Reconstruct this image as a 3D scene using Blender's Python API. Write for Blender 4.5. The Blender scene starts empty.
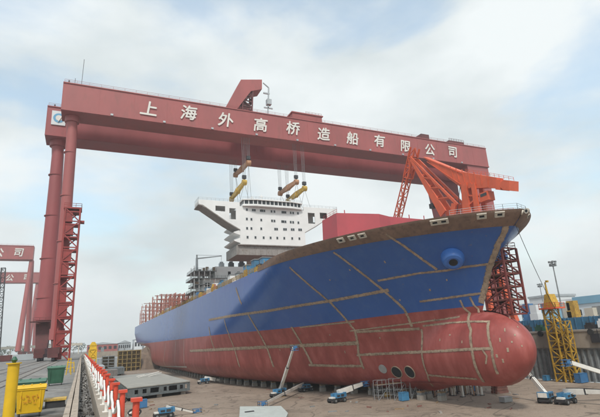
import bpy, math, random
from mathutils import Vector, Matrix
random.seed(7)
rnd = random.uniform
SC = bpy.context.scene
COL = SC.collection
# ------------------------------------------------------------------ camera
W0, H0, FPX, CAMH = 600.0, 417.0, 460.0, 1.95
def cam_basis(vp=(82, 351), roll=0.058):
    d = Vector((vp[0]-W0/2, -(vp[1]-H0/2), -FPX)).normalized()
    e = Vector((math.cos(roll), math.sin(roll), 0))
    up = e.cross(d).normalized()
    if up.y < 0: up = -up
    return d.cross(up), d, up
RX, RY, RZ = cam_basis()
CM = Matrix((RX, RY, RZ))                      # camera frame -> world
cam = bpy.data.objects.new('camera', bpy.data.cameras.new('camera'))
COL.objects.link(cam); SC.camera = cam
m4 = CM.to_4x4(); m4.translation = Vector((0, 0, CAMH)); cam.matrix_world = m4
cam.data.sensor_width = 36; cam.data.lens = 36*FPX/W0
cam.data.clip_start = 0.1; cam.data.clip_end = 9000
def at(x, y, X=None, Y=None, Z=None):          # photograph pixel -> point on a known plane
    d = CM @ Vector((x-W0/2, -(y-H0/2), -FPX)); o = Vector((0, 0, CAMH))
    t = X/d.x if X is not None else (Y/d.y if Y is not None else (Z-CAMH)/d.z)
    return o + d*t
# ------------------------------------------------------------------ world, sun, exposure
SUN_EL, SUN_AZ = math.radians(52), math.radians(205)      # azimuth from +Y, clockwise
wd = bpy.data.worlds.new('World'); SC.world = wd; wd.use_nodes = True
nt = wd.node_tree; nt.nodes.clear(); N = nt.nodes.new; LK = nt.links.new
out = N('ShaderNodeOutputWorld'); bg = N('ShaderNodeBackground'); LK(bg.outputs[0], out.inputs[0])
sky = N('ShaderNodeTexSky'); sky.sky_type = 'NISHITA'; sky.sun_disc = False
sky.sun_elevation = SUN_EL; sky.sun_rotation = SUN_AZ; sky.air_density = 1.4; sky.dust_density = 2.5; sky.ozone_density = 1.5
tc = N('ShaderNodeTexCoord'); mp = N('ShaderNodeMapping'); LK(tc.outputs['Generated'], mp.inputs[0])
mp.inputs['Scale'].default_value = (1.0, 1.0, 2.1); mp.inputs['Location'].default_value = (10.46, 14.83, 3.36)
n1 = N('ShaderNodeTexNoise'); n1.inputs['Scale'].default_value = 1.7; n1.inputs['Detail'].default_value = 7; n1.inputs['Roughness'].default_value = .52; n1.inputs['Distortion'].default_value = .25
LK(mp.outputs[0], n1.inputs[0])
r1 = N('ShaderNodeMapRange'); r1.interpolation_type = 'SMOOTHSTEP'; LK(n1.outputs[0], r1.inputs[0])
r1.inputs[1].default_value = .38; r1.inputs[2].default_value = .53; r1.inputs[3].default_value = .45; r1.inputs[4].default_value = 1.0
n2 = N('ShaderNodeTexNoise'); n2.inputs['Scale'].default_value = 2.6; n2.inputs['Detail'].default_value = 6; LK(mp.outputs[0], n2.inputs[0])
cr = N('ShaderNodeValToRGB'); LK(n2.outputs[0], cr.inputs[0])
cr.color_ramp.elements[0].position = .36; cr.color_ramp.elements[0].color = (3.7, 4.1, 4.2, 1)
cr.color_ramp.elements[1].position = .62; cr.color_ramp.elements[1].color = (5.0, 5.3, 5.35, 1)
sc_ = N('ShaderNodeMix'); sc_.data_type = 'RGBA'; sc_.blend_type = 'MULTIPLY'; sc_.inputs[0].default_value = 1
LK(sky.outputs[0], sc_.inputs[6]); sc_.inputs[7].default_value = (1.22, 1.40, 1.34, 1)
mx = N('ShaderNodeMix'); mx.data_type = 'RGBA'
LK(r1.outputs[0], mx.inputs[0]); LK(sc_.outputs[2], mx.inputs[6]); LK(cr.outputs[0], mx.inputs[7])
LK(mx.outputs[2], bg.inputs[0]); bg.inputs[1].default_value = 0.15
sl = bpy.data.lights.new('sun', 'SUN'); sl.energy = 2.2; sl.angle = math.radians(9); sl.color = (1, .95, .88)
so = bpy.data.objects.new('sun', sl); COL.objects.link(so)
sd = Vector((math.sin(SUN_AZ)*math.cos(SUN_EL), math.cos(SUN_AZ)*math.cos(SUN_EL), math.sin(SUN_EL)))
so.rotation_euler = sd.to_track_quat('Z', 'Y').to_euler()
vs = SC.view_settings; vs.view_transform = 'Standard'; vs.look = 'None'; vs.exposure = 0.30; vs.gamma = 1.0; vs.use_curve_mapping = False

# ------------------------------------------------------------------ materials
MATS = {}
def mat(name, col, rough=.6, var=.25, scale=.6, metal=0, col2=None, cut=.55, soft=.12, bump=.0, bscale=8, scale2=None, spec=.5, coat=0, stretch=None):
    """procedural paint/metal/concrete: base colour with large and small variation, patches of col2, fine relief"""
    m = bpy.data.materials.new(name); m.use_nodes = True; t = m.node_tree; t.nodes.clear()
    N = t.nodes.new; L = t.links.new
    o = N('ShaderNodeOutputMaterial'); b = N('ShaderNodeBsdfPrincipled'); L(b.outputs[0], o.inputs[0])
    c = N('ShaderNodeTexCoord'); oi = N('ShaderNodeObjectInfo')
    ad = N('ShaderNodeVectorMath'); ad.operation = 'ADD'; L(c.outputs['Object'], ad.inputs[0])
    ml = N('ShaderNodeVectorMath'); ml.operation = 'SCALE'; L(oi.outputs['Location'], ml.inputs[0]); ml.inputs['Scale'].default_value = 1.0
    L(ml.outputs[0], ad.inputs[1]); vec = ad.outputs[0]
    if stretch:
        mpn = N('ShaderNodeMapping'); L(vec, mpn.inputs[0]); mpn.inputs['Scale'].default_value = stretch; vec = mpn.outputs[0]
    a = N('ShaderNodeTexNoise'); L(vec, a.inputs[0]); a.inputs['Scale'].default_value = scale; a.inputs['Detail'].default_value = 8; a.inputs['Roughness'].default_value = .62
    k = N('ShaderNodeMapRange'); L(a.outputs[0], k.inputs[0]); k.inputs[1].default_value = .3; k.inputs[2].default_value = .7
    k.inputs[3].default_value = 1-var; k.inputs[4].default_value = 1+var
    mu = N('ShaderNodeMix'); mu.data_type = 'RGBA'; mu.blend_type = 'MULTIPLY'; mu.inputs[0].default_value = 1
    mu.inputs[6].default_value = (*col, 1); L(k.outputs[0], mu.inputs[7])
    cout = mu.outputs[2]
    if col2:
        a2 = N('ShaderNodeTexNoise'); L(vec, a2.inputs[0]); a2.inputs['Scale'].default_value = scale2 or scale*2.7; a2.inputs['Detail'].default_value = 9; a2.inputs['Roughness'].default_value = .68
        k2 = N('ShaderNodeMapRange'); L(a2.outputs[0], k2.inputs[0]); k2.inputs[1].default_value = cut; k2.inputs[2].default_value = cut+soft
        m2 = N('ShaderNodeMix'); m2.data_type = 'RGBA'; L(k2.outputs[0], m2.inputs[0]); L(cout, m2.inputs[6]); m2.inputs[7].default_value = (*col2, 1)
        cout = m2.outputs[2]
    L(cout, b.inputs['Base Color'])
    kr = N('ShaderNodeMapRange'); L(a.outputs[0], kr.inputs[0]); kr.inputs[1].default_value = .3; kr.inputs[2].default_value = .7
    kr.inputs[3].default_value = max(.03, rough-.1); kr.inputs[4].default_value = min(1, rough+.12); L(kr.outputs[0], b.inputs['Roughness'])
    b.inputs['Metallic'].default_value = metal; b.inputs['Specular IOR Level'].default_value = spec
    if coat: b.inputs['Coat Weight'].default_value = coat; b.inputs['Coat Roughness'].default_value = .12
    if bump:
        nb = N('ShaderNodeTexNoise'); L(vec, nb.inputs[0]); nb.inputs['Scale'].default_value = bscale; nb.inputs['Detail'].default_value = 6
        bp = N('ShaderNodeBump'); L(nb.outputs[0], bp.inputs['Height']); bp.inputs['Strength'].default_value = .6; bp.inputs['Distance'].default_value = bump
        L(bp.outputs[0], b.inputs['Normal'])
    MATS[name] = m; return m
mat('crane_red', (.335, .092, .088), .55, .14, .12, col2=(.25, .085, .075), cut=.52, soft=.25, stretch=(1, 1, .35), bump=.01, bscale=.8)
mat('crane_red_b', (.30, .072, .075), .55, .14, .12, col2=(.21, .06, .055), cut=.56, soft=.25, stretch=(1, 1, .35))
mat('crane_dark', (.11, .03, .03), .6, .3, .4, col2=(.05, .03, .025))
mat('lift_red', (.27, .034, .03), .55, .25, .5, col2=(.13, .04, .03), cut=.6)
mat('orange', (.62, .105, .04), .5, .15, .3, col2=(.4, .08, .04), cut=.6, soft=.2)
mat('yellow', (.68, .43, .025), .5, .15, 2.0, col2=(.4, .25, .04), cut=.6, soft=.2)
mat('yellow_bright', (.66, .40, .008), .5, .1, 2.0, col2=(.5, .36, .04), cut=.64, soft=.16)
mat('yellow_rust', (.46, .27, .035), .6, .3, .8, col2=(.2, .1, .04), cut=.52)
mat('beam_yellow', (.52, .34, .06), .55, .25, .8, col2=(.25, .15, .05), cut=.55)
mat('beam_brown', (.42, .22, .12), .6, .25, .8, col2=(.2, .1, .06), cut=.55)
mat('white_paint', (.74, .74, .73), .5, .06, .25, col2=(.6, .59, .56), cut=.6, soft=.25)
mat('letter_white', (.70, .67, .62), .6, .08, .5)
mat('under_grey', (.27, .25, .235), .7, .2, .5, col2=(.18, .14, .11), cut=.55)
mat('glass_dark', (.03, .035, .04), .12, .1, 1)
mat('rust_bulwark', (.20, .125, .09), .75, .3, .35, col2=(.12, .075, .06), cut=.5, soft=.2, bump=.01)
mat('primer_red', (.42, .07, .085), .6, .12, .2, col2=(.33, .06, .07), cut=.58, soft=.2)
mat('seam', (.35, .26, .185), .75, .3, .6, col2=(.17, .115, .085), cut=.5, soft=.15, bump=.01)
mat('blue_paint', (.045, .16, .50), .35, .1, .5)
mat('hole_dark', (.012, .014, .018), .7, .1, 1)
mat('deck_primer', (.22, .10, .08), .8, .3, .3, col2=(.15, .12, .1))
mat('cell_red', (.36, .135, .10), .65, .25, .3, col2=(.22, .1, .08))
mat('tower_yellow', (.50, .30, .03), .6, .25, .7, col2=(.22, .11, .04), cut=.5, soft=.2)
mat('staging_dull', (.27, .19, .055), .7, .3, .5, col2=(.14, .09, .04), cut=.5)
mat('cast_pale', (.50, .45, .38), .6, .2, 1.5, col2=(.3, .22, .15), cut=.58)
mat('scaf_red', (.15, .028, .024), .6, .3, .4)
mat('steel_dark', (.05, .05, .055), .5, .2, 1, metal=.3)
mat('steel_grey', (.23, .245, .25), .55, .2, .5, metal=.2, col2=(.14, .12, .1), cut=.56)
mat('galv', (.42, .44, .45), .45, .15, .8, metal=.4)
mat('concrete', (.33, .30, .265), .85, .16, .25, col2=(.22, .195, .165), cut=.52, soft=.2, bump=.02, bscale=3)
mat('wall_concrete', (.31, .265, .215), .88, .18, .2, col2=(.17, .14, .11), cut=.52, soft=.22, bump=.03, bscale=2, stretch=(1, 1, .35))
mat('kerb_stone', (.36, .30, .24), .85, .2, 1.5, col2=(.2, .16, .13), cut=.55, bump=.012, bscale=14)
mat('strip', (.225, .21, .19), .85, .25, .6, col2=(.12, .11, .10), cut=.5, soft=.2, bump=.02, bscale=4)
mat('wood', (.25, .17, .10), .8, .3, 2)
mat('lift_blue', (.055, .21, .38), .45, .2, 1.2, col2=(.05, .1, .16), cut=.58)
mat('lift_white', (.72, .70, .65), .45, .1, .8, col2=(.5, .46, .4), cut=.6)
mat('tyre', (.03, .03, .03), .85, .2, 3)
mat('post_red', (.62, .075, .04), .45, .12, 4, col2=(.38, .09, .05), cut=.6, soft=.12)
mat('post_white', (.72, .69, .64), .5, .12, 5, col2=(.4, .34, .28), cut=.56, soft=.12)
mat('rope_white', (.74, .72, .68), .8, .1, 20, bump=.004, bscale=60)
mat('bin_green', (.03, .10, .06), .5, .2, 2, col2=(.05, .07, .05), cut=.6)
mat('lid_green', (.07, .16, .11), .5, .2, 2)
mat('letter_red', (.55, .2, .02), .6, .1, 5)
mat('rail_steel', (.10, .085, .075), .4, .2, 2, metal=.6)
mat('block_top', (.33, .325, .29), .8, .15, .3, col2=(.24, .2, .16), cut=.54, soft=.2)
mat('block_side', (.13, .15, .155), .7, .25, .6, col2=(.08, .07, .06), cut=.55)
mat('plate_pale', (.47, .50, .47), .6, .1, .6, col2=(.32, .32, .29), cut=.58)
mat('shed_red', (.34, .10, .09), .7, .15, .2)
mat('shed_grey', (.38, .41, .43), .7, .12, .1, col2=(.3, .32, .33))
mat('shed_white', (.66, .68, .69), .6, .08, .1)
mat('roof_blue', (.20, .38, .50), .6, .1, .1)
mat('barrier_blue', (.05, .17, .29), .6, .2, .4, col2=(.1, .12, .13), cut=.55)
mat('beige', (.52, .48, .40), .75, .12, .2)
mat('foliage', (.06, .085, .05), .9, .4, .8)
mat('container_blue', (.05, .17, .36), .5, .15, .6, col2=(.12, .08, .06), cut=.62)
mat('debris_dark', (.06, .055, .05), .9, .4, 3)
mat('debris_pale', (.55, .53, .5), .9, .2, 4)
mat('mound', (.16, .115, .085), .95, .35, .4)
mat('logo_blue', (.12, .35, .55), .6, .05, 1)

def fray(m):
    """primer strip whose edges break up into the paint"""
    t = m.node_tree; N = t.nodes.new; L = t.links.new; b = next(n for n in t.nodes if n.type == 'BSDF_PRINCIPLED')
    a = N('ShaderNodeAttribute'); a.attribute_name = 'edge'; g = N('ShaderNodeNewGeometry')
    n = N('ShaderNodeTexNoise'); L(g.outputs['Position'], n.inputs[0]); n.inputs['Scale'].default_value = 1.3; n.inputs['Detail'].default_value = 6; n.inputs['Roughness'].default_value = .7
    ad = N('ShaderNodeMath'); ad.operation = 'MULTIPLY_ADD'; L(n.outputs[0], ad.inputs[0]); ad.inputs[1].default_value = 1.15; L(a.outputs['Fac'], ad.inputs[2])
    k = N('ShaderNodeMapRange'); L(ad.outputs[0], k.inputs[0]); k.inputs[1].default_value = .98; k.inputs[2].default_value = 1.22; k.inputs[3].default_value = 1; k.inputs[4].default_value = 0
    L(k.outputs[0], b.inputs['Alpha'])
fray(MATS['seam']); mat('seam_pale', (.5, .47, .42), .75, .3, .6); fray(MATS['seam_pale'])
mat('pad', (.34, .26, .19), .75, .3, .6)
# hull: blue topsides over red bottom, the line lifting a little at the bow
def hull_mat():
    m = mat('hull_paint', (.024, .098, .335), .27, .10, .05, spec=.5); t = m.node_tree; N = t.nodes.new; L = t.links.new
    b = next(n for n in t.nodes if n.type == 'BSDF_PRINCIPLED')
    g = N('ShaderNodeNewGeometry'); sp = N('ShaderNodeSeparateXYZ'); L(g.outputs['Position'], sp.inputs[0])
    r = N('ShaderNodeMapRange'); r.interpolation_type = 'SMOOTHSTEP'; L(sp.outputs['Y'], r.inputs[0])
    r.inputs[1].default_value = 125; r.inputs[2].default_value = 66; r.inputs[3].default_value = 4.7; r.inputs[4].default_value = 6.0
    lt = N('ShaderNodeMath'); lt.operation = 'LESS_THAN'; L(sp.outputs['Z'], lt.inputs[0]); L(r.outputs[0], lt.inputs[1])
    old = b.inputs['Base Color'].links[0].from_socket
    # red antifouling with streaks and blotches
    mp = N('ShaderNodeMapping'); L(g.outputs['Position'], mp.inputs[0]); mp.inputs['Scale'].default_value = (1, 1, .3)
    a = N('ShaderNodeTexNoise'); L(mp.outputs[0], a.inputs[0]); a.inputs['Scale'].default_value = .35; a.inputs['Detail'].default_value = 9; a.inputs['Roughness'].default_value = .65
    rp = N('ShaderNodeValToRGB'); L(a.outputs[0], rp.inputs[0])
    e = rp.color_ramp.elements; e[0].position = .3; e[0].color = (.225, .047, .039, 1); e[1].position = .72; e[1].color = (.42, .12, .105, 1)
    mid = e.new(.5); mid.color = (.305, .066, .056, 1)
    b1 = N('ShaderNodeTexNoise'); L(mp.outputs[0], b1.inputs[0]); b1.inputs['Scale'].default_value = .5; b1.inputs['Detail'].default_value = 8; b1.inputs['Roughness'].default_value = .66
    bk = N('ShaderNodeMapRange'); L(b1.outputs[0], bk.inputs[0]); bk.inputs[1].default_value = .48; bk.inputs[2].default_value = .72; bk.inputs[4].default_value = .32
    bm = N('ShaderNodeMix'); bm.data_type = 'RGBA'; L(bk.outputs[0], bm.inputs[0]); L(old, bm.inputs[6]); bm.inputs[7].default_value = (.075, .16, .36, 1); old = bm.outputs[2]
    # chalky repaired patches, on topsides and bottom alike
    p = N('ShaderNodeTexNoise'); L(g.outputs['Position'], p.inputs[0]); p.inputs['Scale'].default_value = 1.1; p.inputs['Detail'].default_value = 4
    pk = N('ShaderNodeMapRange'); L(p.outputs[0], pk.inputs[0]); pk.inputs[1].default_value = .70; pk.inputs[2].default_value = .74; pk.inputs[4].default_value = .45
    mx = N('ShaderNodeMix'); mx.data_type = 'RGBA'; L(lt.outputs[0], mx.inputs[0]); L(old, mx.inputs[6]); L(rp.outputs[0], mx.inputs[7])
    m2 = N('ShaderNodeMix'); m2.data_type = 'RGBA'; L(pk.outputs[0], m2.inputs[0]); L(mx.outputs[2], m2.inputs[6]); m2.inputs[7].default_value = (.17, .14, .12, 1)
    L(m2.outputs[2], b.inputs['Base Color'])
    ro = N('ShaderNodeMapRange'); L(lt.outputs[0], ro.inputs[0]); ro.inputs[3].default_value = .26; ro.inputs[4].default_value = .46; L(ro.outputs[0], b.inputs['Roughness'])
    # plating: slight dishing between frames
    v = N('ShaderNodeTexNoise'); L(g.outputs['Position'], v.inputs[0]); v.inputs['Scale'].default_value = .38; v.inputs['Detail'].default_value = 3
    bp = N('ShaderNodeBump'); L(v.outputs[0], bp.inputs['Height']); bp.inputs['Strength'].default_value = .5; bp.inputs['Distance'].default_value = .10; L(bp.outputs[0], b.inputs['Normal'])
    return m
hull_mat()

def ground_mat(name, base, dark, pale, s1, s2, cracks=True):
    m = mat(name, base, .85, .2, s1, col2=dark, cut=.52, soft=.22, scale2=s2, bump=.03, bscale=2.5); t = m.node_tree; N = t.nodes.new; L = t.links.new
    b = next(n for n in t.nodes if n.type == 'BSDF_PRINCIPLED'); old = b.inputs['Base Color'].links[0].from_socket
    g = N('ShaderNodeNewGeometry')
    a = N('ShaderNodeTexNoise'); L(g.outputs['Position'], a.inputs[0]); a.inputs['Scale'].default_value = s2*.33; a.inputs['Detail'].default_value = 10; a.inputs['Roughness'].default_value = .7
    k = N('ShaderNodeMapRange'); L(a.outputs[0], k.inputs[0]); k.inputs[1].default_value = .53; k.inputs[2].default_value = .70
    mx = N('ShaderNodeMix'); mx.data_type = 'RGBA'; L(k.outputs[0], mx.inputs[0]); L(old, mx.inputs[6]); mx.inputs[7].default_value = (*pale, 1)
    f = N('ShaderNodeTexNoise'); L(g.outputs['Position'], f.inputs[0]); f.inputs['Scale'].default_value = 5; f.inputs['Detail'].default_value = 5
    fk = N('ShaderNodeMapRange'); L(f.outputs[0], fk.inputs[0]); fk.inputs[1].default_value = .3; fk.inputs[2].default_value = .7; fk.inputs[3].default_value = .8; fk.inputs[4].default_value = 1.2
    mu = N('ShaderNodeMix'); mu.data_type = 'RGBA'; mu.blend_type = 'MULTIPLY'; mu.inputs[0].default_value = 1; L(mx.outputs[2], mu.inputs[6]); L(fk.outputs[0], mu.inputs[7])
    L(mu.outputs[2], b.inputs['Base Color']); return m
ground_mat('yard', (.20, .195, .185), (.105, .10, .095), (.30, .285, .26), .12, .3)
gm = ground_mat('dockfloor', (.275, .215, .165), (.14, .105, .08), (.36, .295, .235), .05, .2)
def track_lines(m):
    t = m.node_tree; N = t.nodes.new; L = t.links.new; b = next(n for n in t.nodes if n.type == 'BSDF_PRINCIPLED'); old = b.inputs['Base Color'].links[0].from_socket
    g = N('ShaderNodeNewGeometry'); cur = old
    for sc, w, st in ((.045, .008, .55), (.11, .010, .45), (.3, .012, .3)):
        a = N('ShaderNodeTexNoise'); L(g.outputs['Position'], a.inputs[0]); a.inputs['Scale'].default_value = sc; a.inputs['Detail'].default_value = 3; a.inputs['Distortion'].default_value = .6
        s1 = N('ShaderNodeMath'); s1.operation = 'SUBTRACT'; L(a.outputs[0], s1.inputs[0]); s1.inputs[1].default_value = .5
        s2 = N('ShaderNodeMath'); s2.operation = 'ABSOLUTE'; L(s1.outputs[0], s2.inputs[0])
        k = N('ShaderNodeMapRange'); L(s2.outputs[0], k.inputs[0]); k.inputs[1].default_value = w*.3; k.inputs[2].default_value = w; k.inputs[3].default_value = st; k.inputs[4].default_value = 0
        mx = N('ShaderNodeMix'); mx.data_type = 'RGBA'; L(k.outputs[0], mx.inputs[0]); L(cur, mx.inputs[6]); mx.inputs[7].default_value = (.07, .052, .04, 1); cur = mx.outputs[2]
    L(cur, b.inputs['Base Color'])
track_lines(gm); track_lines(MATS['yard'])

# ------------------------------------------------------------------ mesh helpers
CUR = Vector((0, 0, 0))                         # origin of the thing being built
class MB:
    def __init__(s): s.v = []; s.f = []; s.sm = False
    def add(s, vs, fs):
        n = len(s.v); s.v += [tuple(v) for v in vs]; s.f += [tuple(i+n for i in f) for f in fs]; return s
    def box(s, x0, x1, y0, y1, z0, z1):
        return s.add([(x, y, z) for z in (z0, z1) for y in (y0, y1) for x in (x0, x1)],
                     [(0, 2, 3, 1), (4, 5, 7, 6), (0, 1, 5, 4), (2, 6, 7, 3), (0, 4, 6, 2), (1, 3, 7, 5)])
    def beam(s, a, b, w, h=None, w2=None, h2=None, up=(0, 0, 1)):
        a = Vector(a); b = Vector(b); h = h or w; w2 = w2 or w; h2 = h2 or (h if w2 == w else h*w2/w)
        d = (b-a).normalized(); u = Vector(up)
        if abs(d.dot(u)) > .98: u = Vector((0, 1, 0))
        r = d.cross(u).normalized(); u = r.cross(d)
        vs = [a+r*i*w/2+u*j*h/2 for i, j in ((-1, -1), (1, -1), (1, 1), (-1, 1))]+[b+r*i*w2/2+u*j*h2/2 for i, j in ((-1, -1), (1, -1), (1, 1), (-1, 1))]
        return s.add(vs, [(3, 2, 1, 0), (4, 5, 6, 7), (0, 1, 5, 4), (1, 2, 6, 5), (2, 3, 7, 6), (3, 0, 4, 7)])
    def tube(s, pts, r, n=10, caps=True, smooth=True):
        pts = [Vector(p) for p in pts]; rs = r if isinstance(r, (list, tuple)) else [r]*len(pts); base = len(s.v); prev = None; dprev = None
        for i, p in enumerate(pts):
            d = (pts[min(i+1, len(pts)-1)]-pts[max(i-1, 0)])
            d = d.normalized() if d.length > 1e-9 else (dprev or Vector((0, 0, 1)))
            if dprev is not None and d.dot(dprev) < -.2: d = -d
            dprev = d
            if prev is None:
                u = Vector((1, 0, 0)) if abs(d.x) < .9 else Vector((0, 1, 0))
            else: u = prev
            u = (u-d*u.dot(d)).normalized(); prev = u; w = d.cross(u)
            s.v += [tuple(p+(u*math.cos(2*math.pi*k/n)+w*math.sin(2*math.pi*k/n))*rs[i]) for k in range(n)]
        for i in range(len(pts)-1):
            for k in range(n):
                s.f.append((base+i*n+k, base+i*n+(k+1) % n, base+(i+1)*n+(k+1) % n, base+(i+1)*n+k))
        if caps:
            s.f.append(tuple(base+k for k in range(n-1, -1, -1))); s.f.append(tuple(base+(len(pts)-1)*n+k for k in range(n)))
        s.sm = s.sm or smooth
        return s
    def prism(s, poly, axis, a, b):             # 2-D outline extruded along an axis ('x','y','z')
        def P(u, v, w): return {'x': (w, u, v), 'y': (u, w, v), 'z': (u, v, w)}[axis]
        n = len(poly); vs = [P(u, v, a) for u, v in poly]+[P(u, v, b) for u, v in poly]
        return s.add(vs, [tuple(range(n-1, -1, -1)), tuple(range(n, 2*n))]+[(i, (i+1) % n, n+(i+1) % n, n+i) for i in range(n)])
    def build(s, name, m, parent=None, smooth=None):
        me = bpy.data.meshes.new(name); o0 = CUR if parent is not None else Vector((0, 0, 0))
        me.from_pydata([(v[0]-o0.x, v[1]-o0.y, v[2]-o0.z) for v in s.v], [], s.f)
        import bmesh
        bm = bmesh.new(); bm.from_mesh(me); bmesh.ops.recalc_face_normals(bm, faces=bm.faces); bm.to_mesh(me); bm.free()
        me.materials.append(MATS[m] if isinstance(m, str) else m)
        if s.sm if smooth is None else smooth:
            for p in me.polygons: p.use_smooth = True
            me.set_sharp_from_angle(angle=math.radians(35))
        o = bpy.data.objects.new(name, me); COL.objects.link(o)
        if parent is not None: o.parent = parent
        return o
def thing(name, loc, label, cat, group=None):
    global CUR
    CUR = Vector(loc); o = bpy.data.objects.new(name, None); COL.objects.link(o); o.location = CUR; o.empty_display_size = .5
    o['label'] = label; o['category'] = cat
    if group: o['group'] = group
    return o
def tag(o, label, cat, group=None):
    o['label'] = label; o['category'] = cat
    if group: o['group'] = group
    return o
def struct(o): o['kind'] = 'structure'; return o
def recenter(o):
    """put a one-mesh thing's origin at its base"""
    me = o.data; xs = [v.co for v in me.vertices]
    c = Vector((sum(v.x for v in xs)/len(xs), sum(v.y for v in xs)/len(xs), min(v.z for v in xs)))
    me.transform(Matrix.Translation(-c)); o.location = c; return o
def copy_tree(o, parent=None):
    c = o.copy(); COL.objects.link(c); c.parent = parent
    for ch in list(o.children): copy_tree(ch, c)
    return c
def sub(part, ch):
    """make ch a sub-part of part (both built relative to the same thing)"""
    ch.parent = part; return ch
def nth(i): return ['nearest', 'second nearest', 'third nearest', 'fourth nearest', 'fifth nearest'][i] if i < 5 else '%d%s nearest' % (i+1, {1: 'st', 2: 'nd', 3: 'rd'}.get((i+1) % 10 if (i+1) % 100 not in (11, 12, 13) else 0, 'th'))
def lattice(mb, p0, p1, w, h, n, r, up=(0, 0, 1), taper=1.0):
    """four-chord lattice member from p0 to p1 with n bays"""
    p0 = Vector(p0); p1 = Vector(p1); d = (p1-p0).normalized(); u = Vector(up)
    if abs(d.dot(u)) > .98: u = Vector((0, 1, 0))
    rr = d.cross(u).normalized(); u = rr.cross(d)
    def P(t, i, j):
        k = 1+(taper-1)*t; return p0.lerp(p1, t)+rr*i*w*k/2+u*j*h*k/2
    cs = ((-1, -1), (1, -1), (1, 1), (-1, 1))
    for c in cs: mb.beam(P(0, *c), P(1, *c), r*1.5)
    for b in range(n):
        t0, t1 = b/n, (b+1)/n
        for q in range(4):
            c0, c1 = cs[q], cs[(q+1) % 4]
            if (b+q) % 2: c0, c1 = c1, c0
            mb.beam(P(t0, *c0), P(t1, *c1), r); mb.beam(P(t1, *c0), P(t1, *c1), r)
    return mb
def rail_line(mb, pts, h=1.1, step=3.0, r=.05, bars=2):
    for a, b in zip(pts[:-1], pts[1:]):
        a = Vector(a); b = Vector(b); n = max(1, int((b-a).length/step))
        for i in range(n+1):
            p = a.lerp(b, i/n); mb.beam(p, p+Vector((0, 0, h)), r)
        for k in range(bars):
            z = Vector((0, 0, h*(k+1)/bars)); mb.beam(a+z, b+z, r)
    return mb
def text_part(ch, size, m, parent, origin, right, up, depth=.04, bold=.016, shear=0, name='character'):
    cu = bpy.data.curves.new('t', 'FONT'); cu.body = ch; cu.size = 1; cu.extrude = 0; cu.align_x = 'CENTER'; cu.shear = shear
    to = bpy.data.objects.new('t', cu); COL.objects.link(to); bpy.context.view_layer.update()
    me0 = to.to_mesh(); r = Vector(right).normalized(); u = Vector(up).normalized(); nrm = r.cross(u); mb = MB(); fs = [tuple(p.vertices) for p in me0.polygons]
    for k, (dx, dy) in enumerate(((0, 0), (bold, bold*.5), (-bold, -bold*.5), (bold*.5, -bold), (-bold*.5, bold))):      # brush-thick strokes
        mb.add([Vector(origin)+r*(v.co.x+dx)*size+u*(v.co.y+dy)*size+nrm*(depth+k*depth*.12) for v in me0.vertices], fs)
    to.to_mesh_clear(); bpy.data.objects.remove(to); bpy.data.curves.remove(cu)
    return mb.build(name, m, parent, False)

# ------------------------------------------------------------------ the setting
YZ, FZ = -.6, -12.2                              # yard level, dock floor level
DX0, DX1, DY0, DY1 = 1.05, 112.0, -60.0, 560.0
mb = MB(); XS = [-1600, DX0, DX1, 1600]; YS = [-700, DY0, DY1, 1700]
for i in range(3):
    for j in range(3):
        if i == 1 and j == 1: continue
        mb.add([(XS[i], YS[j], YZ), (XS[i+1], YS[j], YZ), (XS[i+1], YS[j+1], YZ), (XS[i], YS[j+1], YZ)], [(0, 1, 2, 3)])
struct(mb.build('yard_ground', 'yard'))
mb = MB(); mb.add([(DX0-.3, DY0, FZ), (DX1+.3, DY0, FZ), (DX1+.3, DY1, FZ), (DX0-.3, DY1, FZ)], [(0, 1, 2, 3)])
struct(mb.build('dock_floor', 'dockfloor'))
struct(MB().box(.62, DX0, DY0, DY1, FZ, 0).build('dock_wall', 'wall_concrete'))
struct(MB().box(DX0, DX1, DY1, DY1+2, FZ, 0).build('dock_end_wall', 'wall_concrete'))
struct(MB().box(DX0, DX1, DY0-2, DY0, FZ, 0).build('dock_near_wall', 'wall_concrete'))
# far wall: concrete with a coping, a recessed bay of ribbed steel panels
wall = struct(MB().box(DX1, DX1+3, DY0, 66, FZ, -.3).box(DX1, DX1+3, 66, 106, -4.2, -.3).box(DX1, DX1+3, 106, DY1, FZ, -.3).build('dock_wall_far_side', 'wall_concrete'))
CUR = Vector((0, 0, 0))
for i in range(22):
    y = -20+i*12
    MB().box(DX1-.18, DX1+3, y+.03, y+11.97, -.3, .15).build('coping_slab', 'concrete', wall)
for i in range(25):
    y = 66.1+i*1.6
    MB().prism([(DX1+.9, y), (DX1+.9, y+.35), (DX1+.35, y+.55), (DX1+.35, y+1.05), (DX1+.9, y+1.25), (DX1+.9, y+1.58), (DX1+1.0, y+1.58), (DX1+1.0, y)], 'z', FZ, -4.2).build('steel_panel', 'steel_grey', wall)
MB().box(DX1+.2, DX1+1.1, 66, 106, -4.55, -4.22).build('panel_lintel', 'steel_grey', wall)
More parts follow.
